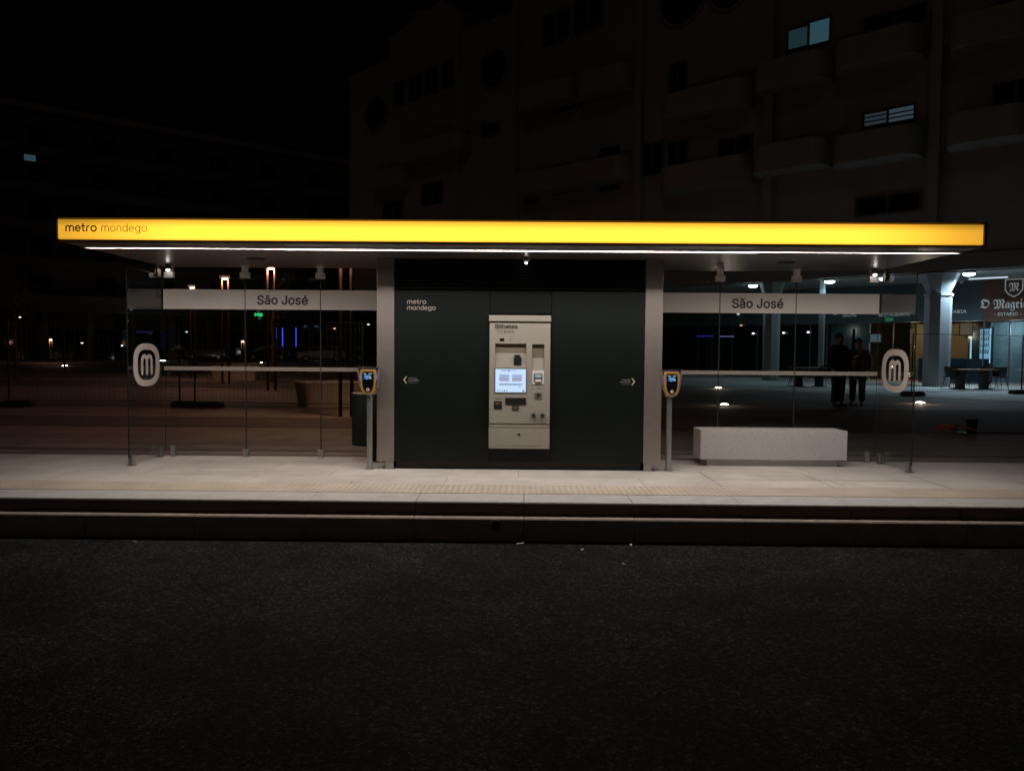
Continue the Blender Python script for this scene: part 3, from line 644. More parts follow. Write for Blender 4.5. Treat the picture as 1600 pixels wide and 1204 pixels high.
# ------------------------------------------------------------------ validators
def validator(loc, rz, label):
    v = thing('ticket_validator', label, 'ticket validator', loc, rz, 'ticket validators on posts')
    c = MB(); c.tube((0, 0, 0), (0, 0, .90), .033, n=24); po = c.build('post', M['steel'], v, smooth=True)
    c = MB(); c.lathe([(.055, 0), (.055, .006), (.037, .012), (.037, .02)], 24); c.build('base_flange', M['steel'], po)
    c = MB(); c.lathe([(.04, .865), (.075, .885), (.078, .90), (.05, .905)], 24); c.build('collar', M['steel'], v)
    outline = [(-.052, .885), (.052, .885), (.082, .925), (.092, 1.02), (.098, 1.13), (.085, 1.165), (-.085, 1.165), (-.098, 1.13), (-.092, 1.02), (-.082, .925)]
    c = MB(); c.prism(outline, -.075, .03, 'y'); hd = c.build('housing', M['yellow'], v, bevel=.008, seg=3)
    inn = [(-.022, .902), (.022, .902), (.055, .945), (.066, 1.0), (.068, 1.12), (.055, 1.142), (-.055, 1.142), (-.068, 1.12), (-.066, 1.0), (-.055, .945)]
    c = MB(); c.prism(inn, -.080, -.070, 'y'); sc2 = c.build('screen', M['screen_black'], v, bevel=.003)
    c = MB(); c.box(-.042, .038, -.0815, -.0795, 1.083, 1.092); c.box(-.05, -.02, -.0815, -.0795, 1.112, 1.121); c.box(.01, .05, -.0815, -.0795, 1.115, 1.122); c.box(.012, .042, -.0815, -.0795, 1.062, 1.073); c.box(-.048, -.040, -.0815, -.0795, 1.06, 1.068)
    c.build('screen_text', M['scr_white'], sc2)
    c = MB(); c.tube((-.012, -.082, 1.070), (-.012, -.0795, 1.070), .019, n=18); c.box(-.04, .03, -.0815, -.0795, 1.098, 1.104); c.build('screen_icon', M['scr_blue'], sc2)
    c = MB(); c.tube((0, -.084, .935), (0, -.076, .935), .020, n=20); bt = c.build('contactless_mark', mat('mark_white', (.55, .53, .5), .5), v)
    c = MB(); c.tube((0, -.0855, .935), (0, -.0835, .935), .007, n=14); c.build('mark_dot', M['black'], bt)
    for s in (-1, 1):
        a, b = sorted((s * .099, s * .103)); c = MB(); c.box(a, b, -.05, .01, 1.04, 1.11); c.build('side_light', M['side_led'], v)
        c = MB(); c.prism([(s * .088, .93), (s * .104, .96), (s * .128, 1.13), (s * .132, 1.19), (s * .12, 1.19), (s * .108, 1.165), (s * .101, 1.03)], -.06, .03, 'y'); c.build('rain_wing', M['wing'], v)
    c = MB(); c.prism([(-.085, 1.172), (.085, 1.172), (.115, 1.185), (.118, 1.192), (-.118, 1.192), (-.115, 1.185)], -.07, .03, 'y'); c.build('rain_hood', M['dark'], v)
    return v
validator((-1.742, -.02, 0), R(-4), 'yellow ticket validator on its grey post, in front of the dark litter bin')
validator((1.765, .06, 0), R(10), 'yellow ticket validator on its grey post, between kiosk and granite bench')
for vx, vy in ((-1.742, -.02), (1.765, .06)): pass

# ------------------------------------------------------------------ bin
bn = thing('litter_bin', 'dark cylindrical litter bin on a thin post beside the column', 'litter bin', (-1.845, .60, 0))
c = MB(); c.lathe([(.215, .225), (.235, .215), (.238, .24), (.238, .84), (.232, .855), (.19, .857), (.185, .80), (.02, .79)], 40); c.build('drum', mat('bin_green_black', (.005, .0065, .0055), .6, spec=.15, noise=.1, nscale=4), bn, smooth=True)
c = MB(); c.lathe([(.241, .842), (.243, .85), (.24, .858), (.20, .86)], 40); c.build('rim', M['dark'], bn)
c = MB(); c.tube((.03, .0, 0), (.03, 0, .22), .035, n=16); c.build('post', M['dark'], bn)
c = MB(); c.box(-.09, .16, -.11, .11, 0, .012); c.build('base_plate', M['steel'], bn, bevel=.002)

# ------------------------------------------------------------------ granite bench
be = thing('granite_bench', 'pale speckled granite block bench on a recessed plinth', 'bench', (0, 0, 0))
c = MB(); c.box(2.232, 4.025, .44, .83, .085, .447); c.build('seat', M['granite'], be, bevel=.007)
c = MB(); c.box(2.33, 3.93, .485, .79, 0, .084); c.build('plinth', M['granite'], be)

# ------------------------------------------------------------------ square behind: helper to place by bearing
def at(px, D, z=None):
    """a spot on the square seen at bearing px (photo pixels) and D metres from the camera plane"""
    y = D + CAM.y; return Vector(((px - 811) / F_PX * D, y, gz(y) if z is None else z))

WARM = (1, .53, .36)
def twin_lamp(loc, hgt, label, energy, group='twin-pole lamps on the square', rz=0, sep=.12, pr=.04, name='twin_pole_lamp'):
    v = thing(name, label, 'street lamp' if hgt > 3 else 'bollard lamp', loc, rz, group)
    for s in (-1, 1):
        c = MB(); c.tube((s * sep, 0, -.03), (s * sep, 0, hgt), pr, n=12); c.build('pole', M['rust'], v, smooth=True)
    c = MB(); c.box(-sep - .08, sep + .08, -.08, .08, hgt, hgt + .10); c.build('lamp_head', M['dark'], v, bevel=.01)
    c = MB(); c.box(-sep + pr + .01, sep - pr - .01, -.05, .05, hgt - .05, hgt - .001); c.build('lamp_glass', M['warmlight'], v)
    lamp('lamp_light', 'POINT', (0, -.12, hgt - .12), energy, WARM, v, .05)
    return v
twin_lamp(at(423, 24.5), 3.95, 'tall twin-pole lamp with warm glow, between the two glass fittings left of the name band', 60, rz=.1)
twin_lamp(at(351, 28.5), 3.95, 'tall twin-pole lamp with warm glow just left of the first hanging glass fitting', 65, rz=.3)
twin_lamp(at(300, 33.0), 3.95, 'farthest tall twin-pole lamp, its glow touching the band top near the corner glass', 55, rz=-.2)
twin_lamp(at(540, 15.8), 3.62, 'twin-pole lamp nearest the kiosk, its glowing top hidden above the canopy edge', 130, rz=0)
twin_lamp(at(76, 58), 1.75, 'short twin warm bollard lamp far out on the dark side of the square', 22, 'low bollard lamps', 0, .11, .04, 'bollard_lamp')
twin_lamp(at(378, 60), 1.75, 'short twin warm bollard lamp under the green cross sign', 22, 'low bollard lamps', .2, .11, .04, 'bollard_lamp')

def uplight(loc, r, label, energy, aim_r=None):
    v = thing('ground_uplight', label, 'ground light', loc, 0, 'recessed lights in the square')
    c = MB(); c.lathe([(r * 1.2, -.03), (r * 1.2, .008), (r * 1.05, .012), (r * 1.02, .008)], 24); c.build('ring', M['steel'], v)
    c = MB(); c.lathe([(r, .0), (r, .014), (r * .7, .03), (r * .2, .036)], 24); c.build('lens', M['uplight'], v, smooth=True)
    lamp('uplight_light', 'POINT', (0, 0, .14), energy, (1, .75, .55), v, .05)
    return v
uplight(at(97, 49), .16, 'recessed ground light glowing under the short warm bollard lamp', 2.5)
uplight(at(252, 66), .24, 'bright ground light beside the roundel nearest the litter bin side', 4)
uplight(at(407, 62), .10, 'tiny ground light beyond the round concrete block', 1)
uplight(at(1122, 28), .11, 'bright starry ground light beside the validator by the bench', 3)
uplight(at(1132, 19.7), .10, 'oval white ground light between validator and bench, closer to the stop', 1.5)
uplight(at(1436, 21.0), .12, 'bright ground light just outside the end glass pane, below the arcade column', 4)

# concrete blocks on the square
def block(loc, w_, d_, hgt, rz, label):
    v = MB(); N = 40; o = rr(0, 0, w_, d_, 9, N)
    rings = []
    for (s, z) in ((.86, -.03), (.88, .12), (.96, hgt - .06), (1, hgt - .02), (.985, hgt)):
        rings.append([v.bm.verts.new((p[0] * s, p[1] * s, z)) for p in o])
    for a, b in zip(rings, rings[1:]):
        for i in range(N): v.bm.faces.new((a[i], a[(i + 1) % N], b[(i + 1) % N], b[i]))
    v.bm.faces.new(rings[0][::-1]); v.bm.faces.new(rings[-1])
    ob = v.build('concrete_block', M['block'], smooth=True); ob.location = loc; ob.rotation_euler = (0, 0, rz)
    return tag(ob, label, 'concrete seat', 'tapered concrete seats on the square')
block(at(512, 18.6), 1.5, 1.3, .58, R(28), 'large tapered concrete seat behind the glass near the litter bin')
block(at(368, 32), 2.0, 1.5, .56, R(10), 'smaller looking rounded concrete seat farther out on the square')

# mesh fence panels
def fence_panel(p0, p1, label, hgt=2.0):
    p0, p1 = Vector(p0), Vector(p1); L = (p1 - p0).length; rz = math.atan2(p1.y - p0.y, p1.x - p0.x)
    v = thing('wire_fence', label, 'fence panel', p0, rz, 'temporary wire fence panels')
    z0 = .12
    for xx in (0, L):
        c = MB(); c.tube((xx, 0, .02), (xx, 0, hgt), .021, n=8); c.build('post', M['dark'], v)
    c = MB(); c.tube((0, 0, hgt - .02), (L, 0, hgt - .02), .009, n=6); c.tube((0, 0, z0), (L, 0, z0), .009, n=6); c.build('rail', M['dark'], v)
    c = MB(); x = .1
    while x < L - .03: c.box(x - .0018, x + .0018, -.002, .002, z0, hgt - .02); x += .11
    z = z0 + .08
    while z < hgt - .05: c.box(0, L, -.0018, .0018, z - .0018, z + .0018); z += .2
    c.build('wire_mesh', M['wire'], v)
    return v
def fence_foot(loc, rz, label):
    c = MB(); c.prism([(-.36, 0), (.36, 0), (.34, .10), (.26, .14), (-.26, .14), (-.34, .10)], -.12, .12, 'y'); o = c.build('fence_block', M['rubber'], bevel=.01)
    o.location = loc; o.rotation_euler = (0, 0, rz); tag(o, label, 'fence foot', 'black block feet of the wire fence'); return o
A = at(8, 17.6); B = at(278, 17.8); Bq = at(302, 17.8); Cq = at(566, 17.2)
fence_panel(A, B, 'wire fence panel ending at a thin dark post below the end glass corner')
fence_panel(Bq, Cq, 'wire fence panel crossing in front of the large concrete seat')
fence_foot(at(22, 17.5), R(3), 'black fence foot at the outer end of the square, beyond the glass')
fence_foot(at(290, 17.7), R(3), 'black fence foot under two thin posts behind the corner glass')
fence_foot(at(322, 17.6), R(8), 'second black fence foot lying right beside the one under two posts')
c1 = at(426, 30); c2 = at(560, 29)
e1 = at(1422, 24.5); e2 = at(1592, 26)
fence_panel(e1, e2, 'wire fence panel in front of the restaurant terrace')
fence_foot(at(1424, 24.4), 0, 'black fence foot behind the roundel above the bright ground light')
fence_foot(at(1590, 26), R(8), 'black fence foot at the end of the terrace fence by the photo edge')

# young trees
def tree(loc, hgt, label, seed, thick=1):
    rnd = random.Random(seed); v = thing('young_tree', label, 'tree', loc, 0, 'young trees on the square')
    c = MB(); pts = [(0, 0, -.05)]; 
    for i in range(1, 8): pts.append((rnd.uniform(-.04, .04), rnd.uniform(-.04, .04), hgt * .8 * i / 7))
    c.path(pts, [(.06 - .005 * i) * thick for i in range(8)], 8); tips = []
    for i in range(9):
        z = hgt * rnd.uniform(.45, .8); a = rnd.uniform(0, 2 * PI); L = rnd.uniform(.4, .8) * hgt * .25
        e = (math.cos(a) * L * .7, math.sin(a) * L * .7, z + L * .8); c.path([(0, 0, z), tuple(.5 * q + (.05 if k == 2 else 0) + (.5 * z if k == 2 else 0) for k, q in enumerate(e)), e], [.02, .014, .005], 6); tips.append(e)
    c.build('trunk', M['bark'], v, smooth=True)
    c = MB()
    for e in tips + [(0, 0, hgt * .85)]:
        for q in range(70):
            p = Vector(e) + Vector((rnd.gauss(0, .22), rnd.gauss(0, .22), rnd.gauss(0, .2)))
            s = rnd.uniform(.03, .06); u = Vector((rnd.uniform(-1, 1), rnd.uniform(-1, 1), rnd.uniform(-1, 1))).normalized(); n_ = u.orthogonal().normalized()
            c.quad(p - u * s, p + n_ * s * .5, p + u * s, p - n_ * s * .5)
    c.build('crown', M['leaf'], v)
tree(at(97, 38), 4.0, 'slim young tree behind the low ground light on the dark side of the square', 1)
tree(at(353, 46), 4.6, 'young tree behind the smaller concrete seat', 2, 2)
tree(at(426, 30), 4.9, 'dark tree trunk standing between the two concrete seats', 5, 2.2)
tree(at(20, 30), 4.2, 'young tree standing nearest the edge of the square', 3)

# ------------------------------------------------------------------ parked cars
def car(loc, rz, m, label, headlight=False):
    v = thing('parked_car', label, 'car', loc, rz, 'cars parked along the far street')
    prof = [(-2.1, .28), (-2.12, .62), (-2.02, .86), (-1.2, .96), (-.55, 1.40), (.55, 1.46), (1.35, 1.38), (1.95, 1.0), (2.1, .9), (2.12, .3)]
    c = MB(); c.prism(prof, -.85, .85, 'y')
    for vv in c.bm.verts:
        if vv.co.z > 1.1: vv.co.y *= .80
    b = c.build('body', m, v, bevel=.05, seg=3, smooth=True)
    for s in (-1, 1):
        c = MB(); P = [(-1.0, .99), (-.5, 1.33), (.5, 1.385), (1.2, 1.31), (1.6, 1.02)]
        c.prism(P, s * .70, s * .80, 'y')
        for vv in c.bm.verts:
            k = (vv.co.z - 1.0) / .45; vv.co.y = s * (abs(vv.co.y) + .052 - .105 * k)
        c.build('side_window', M['pane'], v)
    c = MB(); c.quad((-1.17, -.66, 1.0), (-1.17, .66, 1.0), (-.60, .58, 1.38), (-.60, -.58, 1.38))
    for vv in c.bm.verts: vv.co.x -= .03
    c.build('windscreen', M['pane'], v)
    for xx in (-1.33, 1.33):
        for s in (-1, 1):
            c = MB(); c.tube((xx, s * .70, .31), (xx, s * .875, .31), .31, n=20); wh = c.build('wheel', M['tyre'], v, bevel=.02)
            c = MB(); c.tube((xx, s * .872, .31), (xx, s * .885, .31), .19, n=16); c.build('rim', M['steel'], wh)
    for s in (-1, 1):
        c = MB(); c.box(-2.13, -2.02, s * .58 - .16, s * .58 + .16, .64, .78); c.build('headlight', M['headlight'] if headlight else M['lampglass'], v, bevel=.02)
    return v
car(at(500, 68), R(20), M['carpaint3'], 'pale parked car directly beyond the three blue light tubes')
car(at(545, 72), R(-5) + PI * 0, M['carpaint2'], 'dark car with its white headlights on beyond the square', True)
car(at(420, 74), R(4), M['carpaint2'], 'dark car standing below the green cross, behind the blue tubes')
car(at(325, 72), R(-4), M['carpaint'], 'grey parked car seen through the first full glass pane from the corner')
car(at(215, 74), R(2), M['carpaint2'], 'dark car seen behind the side roundel by the bin end')
car(at(40, 70), R(3), M['carpaint'], 'grey car parked beyond the outermost bollard lamp')

# ------------------------------------------------------------------ left building
bl = thing('terrace_building', 'long dark low building closing the far side of the square', 'building', (-66, 46, 0), 0)
LB0 = at(-120, 60, 0); LB1 = at(590, 86, 0)
ang = math.atan2(LB1.y - LB0.y, LB1.x - LB0.x); bl.location = LB0; bl.rotation_euler = (0, 0, ang); LL = (LB1 - LB0).length
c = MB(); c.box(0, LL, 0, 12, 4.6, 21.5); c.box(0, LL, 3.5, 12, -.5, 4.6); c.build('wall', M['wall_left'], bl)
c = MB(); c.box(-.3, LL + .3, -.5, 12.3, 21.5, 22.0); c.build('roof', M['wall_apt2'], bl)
rnd = random.Random(5)
for fl in range(5):
    for i in range(int(LL // 5)):
        x = 2.0 + i * 5; z = 6.2 + fl * 3.1
        c = MB(); c.ring([(x, z), (x + 1.7, z), (x + 1.7, z + 1.6), (x, z + 1.6)], [(x + .07, z + .07), (x + 1.63, z + .07), (x + 1.63, z + 1.53), (x + .07, z + 1.53)], -.06, .05, 'y'); f = c.build('window', M['frame'], bl)
        lit = False
        c = MB(); c.box(x + .071, x + 1.629, -.012, .0, z + .071, z + 1.529); c.build('pane', M['lit_win'] if lit else M['pane'], f)
    c = MB(); c.box(0, LL, -1.1, 0, 5.3 + fl * 3.1, 5.45 + fl * 3.1); c.box(0, LL, -1.1, -1.0, 5.45 + fl * 3.1, 6.0 + fl * 3.1); c.build('balcony', M['wall_left'], bl)
for i in range(12):
    x = 1 + i * LL / 11.5
    c = MB(); c.tube((x, .6, -.5), (x, .6, 4.6), .35, n=14); c.build('column', M['wall_left'], bl)
def left_t(px):
    k_ = (px - 811) / F_PX; dx, dy = math.cos(ang), math.sin(ang); return (LB0.x - k_ * (LB0.y - CAM.y)) / (k_ * dy - dx)
t_ = left_t(48); zz = 1.38 + (544 - 249) * (LB0.y + math.sin(ang) * t_ - CAM.y) / F_PX
c = MB(); c.ring([(t_ - .5, zz - .35), (t_ + .5, zz - .35), (t_ + .5, zz + .35), (t_ - .5, zz + .35)], [(t_ - .42, zz - .27), (t_ + .42, zz - .27), (t_ + .42, zz + .27), (t_ - .42, zz + .27)], -.16, -.07, 'y'); f = c.build('lit_window', M['frame'], bl)
c = MB(); c.box(t_ - .419, t_ + .419, -.15, -.08, zz - .269, zz + .269); c.build('pane', emit('lit_window_small', (.25, .5, .6), .10), f)
# shop glass panes in the arcade
for i in range(11):
    x = 2.2 + i * LL / 11.5
    c = MB(); c.box(x, x + 3.6, 3.44, 3.49, .3, 3.2); c.build('shop_window', M['pane'], bl)

# green pharmacy cross sign and blue tubes on the far frontage
g0 = at(403, 66); gsn = thing('pharmacy_sign', 'small green glowing cross sign with a wide bar, under the name band', 'sign', (g0.x, g0.y, 0))
Z = 1.38 + (548 - 492.5) / (F_PX / 66)
c = MB(); c.box(-.33, .33, -.06, .06, Z - .15, Z + .13); c.build('cross_bar', M['green_led'], gsn)
c = MB(); c.box(-.16, .10, -.05, .05, Z + .131, Z + .40); c.box(.0, .22, -.05, .05, Z - .42, Z - .151); c.build('cross_arm', emit('dim_green', (.25, .32, .3), .12), gsn)
c = MB(); c.tube((.45, .12, 0), (.45, .12, Z + .5), .05, n=8); c.box(.2, .45, .07, .12, Z - .05, Z + .05); c.build('post', M['dark'], gsn)
for q, (px, lab) in enumerate(((430.5, 'first of three thin blue light tubes, farthest from the kiosk'), (440.5, 'middle one of the three thin blue light tubes'), (461.5, 'blue light tube standing apart from the close pair, nearest the kiosk'))):
    g0 = at(px, 64); s = F_PX / 64
    v = thing('light_tube', lab, 'light tube', (g0.x, g0.y, 0), 0, 'blue light tubes beyond the square')
    za, zb = 1.38 + (547.5 - 541) / s, 1.38 + (547.5 - 512) / s
    c = MB(); c.tube((0, 0, za), (0, 0, zb), .038, n=8); c.build('tube', M['blue_led'], v)
    c = MB(); c.box(-.05, .05, .05, .10, 0, zb + .05); c.build('bracket', M['dark'], v)
g0 = at(486, 84); v = thing('shop_sign', 'dim blue lettered shop sign far beyond the parked cars', 'shop sign', (g0.x, g0.y, 4.0))
c = MB(); c.box(-1.0, 1.0, 0, .1, -.25, .35); c.box(-.05, .05, .02, .08, -4.2, -.25); c.build('board', M['black'], v)
c = MB()
for i in range(8):      # too far away to read in the photograph: a row of small glowing strokes
    c.box(-.85 + i * .22, -.72 + i * .22, -.02, -.005, -.1 + (i % 3) * .03, .2 - (i % 2) * .06)
c.build('lettering', emit('dim_blue_sign', (.15, .4, .8), .12), v)
for px, D, z, k_, lab in ((522, 60, 2.8, (1, .45, .2), 'tiny orange lamp above the pale parked car'), (575, 55, 3.0, (.8, .9, .8), 'tiny pale lamp beside the portal column edge'), (28, 60, 3.5, (.8, .9, 1), 'tiny cold lamp high over the dark end of the square'), (290, 70, 2.6, (.8, .9, 1), 'tiny cold lamp beyond the corner glass'), (125, 62, 1.5, (.8, .9, 1), 'tiny low cold lamp near the young tree'), (188, 66, 1.3, (.9, .95, 1), 'tiny low cold lamp just before the side roundel')):
    g0 = at(px, D); v = thing('small_lamp', lab, 'lamp', (g0.x, g0.y, gz(g0.y)), 0, 'tiny lamps beyond the square')
    c = MB(); c.tube((0, 0, 0), (0, 0, z - .12), .03, n=6); c.build('post', M['dark'], v)
    c = MB(); c.ball((0, 0, z), .075, 2, (1.4, 1, .7)); c.build('bulb', emit('bulb_%d' % px, k_, 1.6), v)

# ------------------------------------------------------------------ apartment building with arcade
P0 = Vector((16.5, 21.6, 0)); UA = math.atan2(.663, -.749); UX, UY = -.749, .663
ap = thing('apartment_building', 'tall pale apartment block with round windows above a lit ground arcade', 'building', P0, UA)
def W(t_, out, z=0): return Vector((P0.x + UX * t_ - UY * out, P0.y + UY * t_ + UX * out, z))
def FT(px):     # distance along the facade seen at bearing px
    k_ = (px - 811) / F_PX; return (P0.x - k_ * (P0.y - CAM.y)) / (-UX + k_ * UY)
def FZ(px, py):
    t_ = FT(px); D = P0.y - CAM.y + UY * t_; return 1.38 + ((550 + (px - 811) * .0078) - py) * D / F_PX
ZA = 4.72; OB_ = -4.5
c = MB(); c.box(-16, 22.3, -12, 0, ZA, 27.5); c.build('wall', M['wall_apt'], ap)
c = MB(); c.box(22.3, 38.8, -12, .0, ZA, 21.4)
c.prism([(27.2, 21.4), (34.3, 21.4), (34.3, 22.9), (32.6, 23.2), (31.2, 23.9), (30.2, 23.6), (29, 23.9), (27.2, 22.8)], -6, -.02, 'y'); c.build('wing_wall', M['wall_apt'], ap)
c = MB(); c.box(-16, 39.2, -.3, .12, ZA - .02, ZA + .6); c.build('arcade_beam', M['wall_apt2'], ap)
c = MB(); c.box(-15.9, 38.7, -4.6, -.31, ZA - .06, ZA - .01); c.build('arcade_ceiling', M['arc_ceiling'], ap)
# pilasters
for t_ in (-6.9, 0.15, 6.9, 13.8, 22.3, 27.2):
    c = MB(); c.box(t_ - .2, t_ + .2, .002, .35, ZA + .62, 27.5 if t_ < 22.5 else 21.4); c.build('pilaster', M['wall_apt'], ap)
def window(t0, t1, z0, z1, m=None, mull=True, name='window', depth=.10):
    a, b = sorted((t0, t1)); f_ = .07
    c = MB(); c.ring([(a - f_, z0 - f_), (b + f_, z0 - f_), (b + f_, z1 + f_), (a - f_, z1 + f_)], [(a, z0), (b, z0), (b, z1), (a, z1)], .002, depth, 'y'); fr = c.build(name, M['frame'], ap)
    c = MB(); c.box(a + .001, b - .001, .003, .02, z0 + .001, z1 - .001); c.build('pane', m or M['pane'], fr)
    if mull:
        mid = (a + b) / 2; c = MB(); c.box(mid - .05, mid + .05, .021, .07, z0 + .001, z1 - .001); c.build('mullion', M['frame'], fr)
    return fr
def round_window(px, py, rad):
    t_ = FT(px); z = FZ(px, py); N = 28
    c = MB(); c.ring([(t_ + (rad + .12) * math.cos(2 * PI * i / N), z + (rad + .12) * math.sin(2 * PI * i / N)) for i in range(N)], [(t_ + rad * math.cos(2 * PI * i / N), z + rad * math.sin(2 * PI * i / N)) for i in range(N)], .002, .14, 'y'); fr = c.build('round_window', M['wall_apt2'], ap)
    c = MB(); c.prism([(t_ + rad * .995 * math.cos(2 * PI * i / N), z + rad * .995 * math.sin(2 * PI * i / N)) for i in range(N)], .003, .03, 'y'); c.build('pane', M['pane'], fr)
round_window(588, 183, 1.15); round_window(769, 116, 1.1); round_window(1056, 14, 1.15); round_window(1128, -6, 1.0)
for a, b, y0, y1 in ((615, 630, 136, 170), (639, 656, 127, 161), (664, 682, 117, 152), (690, 707, 106, 142), (846, 882, 32, 74), (894, 932, 10, 57), (860, 905, 158, 177), (928, 975, 138, 157),
                     (700, 730, 216, 232), (752, 777, 200, 216), (1118, 1166, 222, 242), (1040, 1062, 110, 160), (1000, 1030, 230, 275), (820, 836, 276, 320), (866, 884, 262, 305), (935, 962, 236, 300), (1335, 1425, 33, 50), (1535, 1600, 138, 186), (1535, 1600, -20, 28), (1330, 1425, 310, 335),
                     (1040, 1066, 228, 280), (660, 690, 290, 320), (600, 628, 320, 350)):
    m_ = (a + b) / 2; window(FT(a), FT(b), FZ(m_, y1), FZ(m_, y0))
window(FT(1219), FT(1248), FZ(1233, 86), FZ(1233, 57), M['lit_win'], False, 'lit_window')
window(FT(1251), FT(1281), FZ(1266, 79), FZ(1266, 45), emit('lit_window_bright', (.20, .52, .66), .11), False, 'lit_window')
f = window(FT(1338), FT(1372), FZ(1355, 202), FZ(1355, 184), M['lit_win2'], False, 'lit_window')
g = window(FT(1375), FT(1413), FZ(1394, 196), FZ(1394, 176), emit('lit_blind_bright', (.36, .55, .72), .08), False, 'lit_window')
for fr, a, b in ((f, 1338, 1372), (g, 1375, 1413)):
    for q in (.35, .7):
        m_ = (a + b) / 2; z = FZ(m_, (202 if fr is f else 196) - q * 19); x0, x1 = sorted((FT(a), FT(b)))
        c = MB(); c.box(x0, x1, .021, .05, z - .03, z + .02); c.build('blind_slat', M['frame'], fr)
# balconies: deep slabs with solid parapets, some with rounded ends
def balcony(t0, t1, z, dep=1.3, rounded=True):
    a, b = sorted((t0, t1)); n = 8
    if rounded: pl = [(a, .003)] + [(a + .6 - .6 * math.cos(q * PI / 2 / n), dep - .8 + .8 * math.sin(q * PI / 2 / n)) for q in range(n + 1)] + [(b - .6 + .6 * math.sin(q * PI / 2 / n), dep - .8 + .8 * math.cos(q * PI / 2 / n)) for q in range(n + 1)] + [(b, .003)]
    else: pl = [(a, .003), (a, dep), (b, dep), (b, .003)]
    c = MB(); c.prism(pl, z, z + .2, 'z')
    c.bm.verts.ensure_lookup_table()
    inn = [((p[0] - (a + b) / 2) * .94 + (a + b) / 2, p[1] * .90 if p[1] > .01 else .003) for p in pl]
    c.ring(pl, inn, z + .2, z + 1.15, 'z'); return c.build('balcony', M['wall_apt'], ap)
for a, b, py in ((820, 905, 178), (912, 990, 158), (1040, 1170, 190), (1180, 1290, 150), (1300, 1430, 118), (1040, 1170, 300), (1180, 1290, 275), (1300, 1430, 262), (640, 735, 255), (820, 990, 300), (1470, 1600, 235), (1470, 1600, 90), (590, 640, 300)):
    m_ = (a + b) / 2; balcony(FT(a), FT(b), FZ(m_, py))

tp = MB(); q_ = [W(-16, 0), W(39, 0), W(39, 7.5), W(-16, 7.5)]
tp.quad(*[(p_.x, p_.y, max(p_.y - 3, 0) * GS - .010) for p_ in q_])
q_ = [W(-16, OB_), W(39, OB_), W(39, -.001), W(-16, -.001)]; tp.quad(*[(p_.x, p_.y, max(p_.y - 3, 0) * GS - .010) for p_ in q_])
tag(tp.build('terrace_paving', slab_mat('terrace_stone', (.52, .50, .47), 1.0, .5, jw=.015, var=.06, joint=.6, offset=.5)), 'pale paving of the restaurant terrace along the arcade', kind='structure')
# shop fronts in the arcade (set back 4.5 m)
OB = -4.5
def SX(px):      # distance along the set-back shop wall seen at bearing px
    q = W(0, OB); k_ = (px - 811) / F_PX; return (q.x - k_ * (q.y - CAM.y)) / (-UX + k_ * UY)
def SZ(px, py):
    q = W(SX(px), OB); D = q.y - CAM.y; return 1.38 + ((550 + (px - 811) * .0078) - py) * D / F_PX
c = MB(); c.box(-16, 38.7, OB - 6.5, OB - 6.3, -.5, ZA - .07); c.build('back_wall', M['wood'], ap)
tN, tA, tB_, tC, tD = -14, SX(1600), SX(1528), SX(1430), SX(1180)
c = MB(); c.box(SX(1527), SX(1030), OB - .2, OB, 2.9, ZA - .07); c.build('shop_fascia', M['fasciaband'], ap)
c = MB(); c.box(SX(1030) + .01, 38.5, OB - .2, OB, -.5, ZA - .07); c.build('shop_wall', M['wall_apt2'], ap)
sg = thing('shop_sign', 'brown restaurant signboard with blackletter name and shield at the photo edge', 'shop sign', W(0, OB), UA, 'restaurant signs in the arcade')
c = MB(); c.box(-9, SX(1527) - .01, -.2, .03, 2.9, ZA - .07); c.build('board', M['brownboard'], sg)
lt = emit('sign_letters_backlit', (.75, .82, .85), .14); lt.node_tree.nodes['Principled BSDF'].inputs['Base Color'].default_value = (.7, .7, .68, 1)
def stext(parent, body, px0, px1, py, hgt, m=lt, off=.035, bold=0):
    a, b = SX(px0), SX(px1)
    return text('lettering', body, m, parent, (a, off, SZ((px0 + px1) / 2, py)), width=abs(a - b), height=hgt, rz=PI, bold=bold, ext=.02)
stext(sg, '\U0001D57A', 1524, 1538, 482, .42)
stext(sg, '\U0001D578\U0001D586\U0001D58C\U0001D597\U0001D58E\U0001D588\U0001D594', 1544, 1604, 482, .50)
stext(sg, '- ESTADIO -', 1546, 1588, 493.5, .14)
q0 = SX(1575); qz = SZ(1575, 450)
c = MB(); sh = lambda s: [(q0 - .33 * s, qz + .36 * s), (q0 + .33 * s, qz + .36 * s), (q0 + .33 * s, qz - .1 * s), (q0 + .2 * s, qz - .3 * s), (q0, qz - .42 * s), (q0 - .2 * s, qz - .3 * s), (q0 - .33 * s, qz - .1 * s)]
c.ring(sh(1), sh(.88), .031, .05, 'y'); c.build('shield', lt, sg)
text('shield_letter', '\U0001D578', lt, sg, (q0, .035, qz - .15), width=.36, height=.36, rz=PI, align='CENTER', ext=.01)
s2 = thing('shop_sign', 'pale restaurant lettering on the teal band beside the brown signboard', 'shop sign', W(0, OB), UA, 'restaurant signs in the arcade')
stext(s2, 'SICAL', 1312, 1334, 495, .30, off=.005); stext(s2, 'RESTAURANTE', 1368, 1416, 494.5, .17, off=.005); stext(s2, 'CERVEJARIA', 1450, 1503, 490, .15, off=.005)
a, z = SX(1303), SZ(1303, 490)
c = MB(); c.bm.free(); c = MB(); stroke(c.bm, [(-.12, .3), (-.28, .1), (-.1, -.05), (.1, .0)], .05, 0, .02); lg = c.build('emblem', lt, s2); lg.location = (a, .005, z); lg.rotation_euler = (0, 0, PI)
for px in range(0): pass
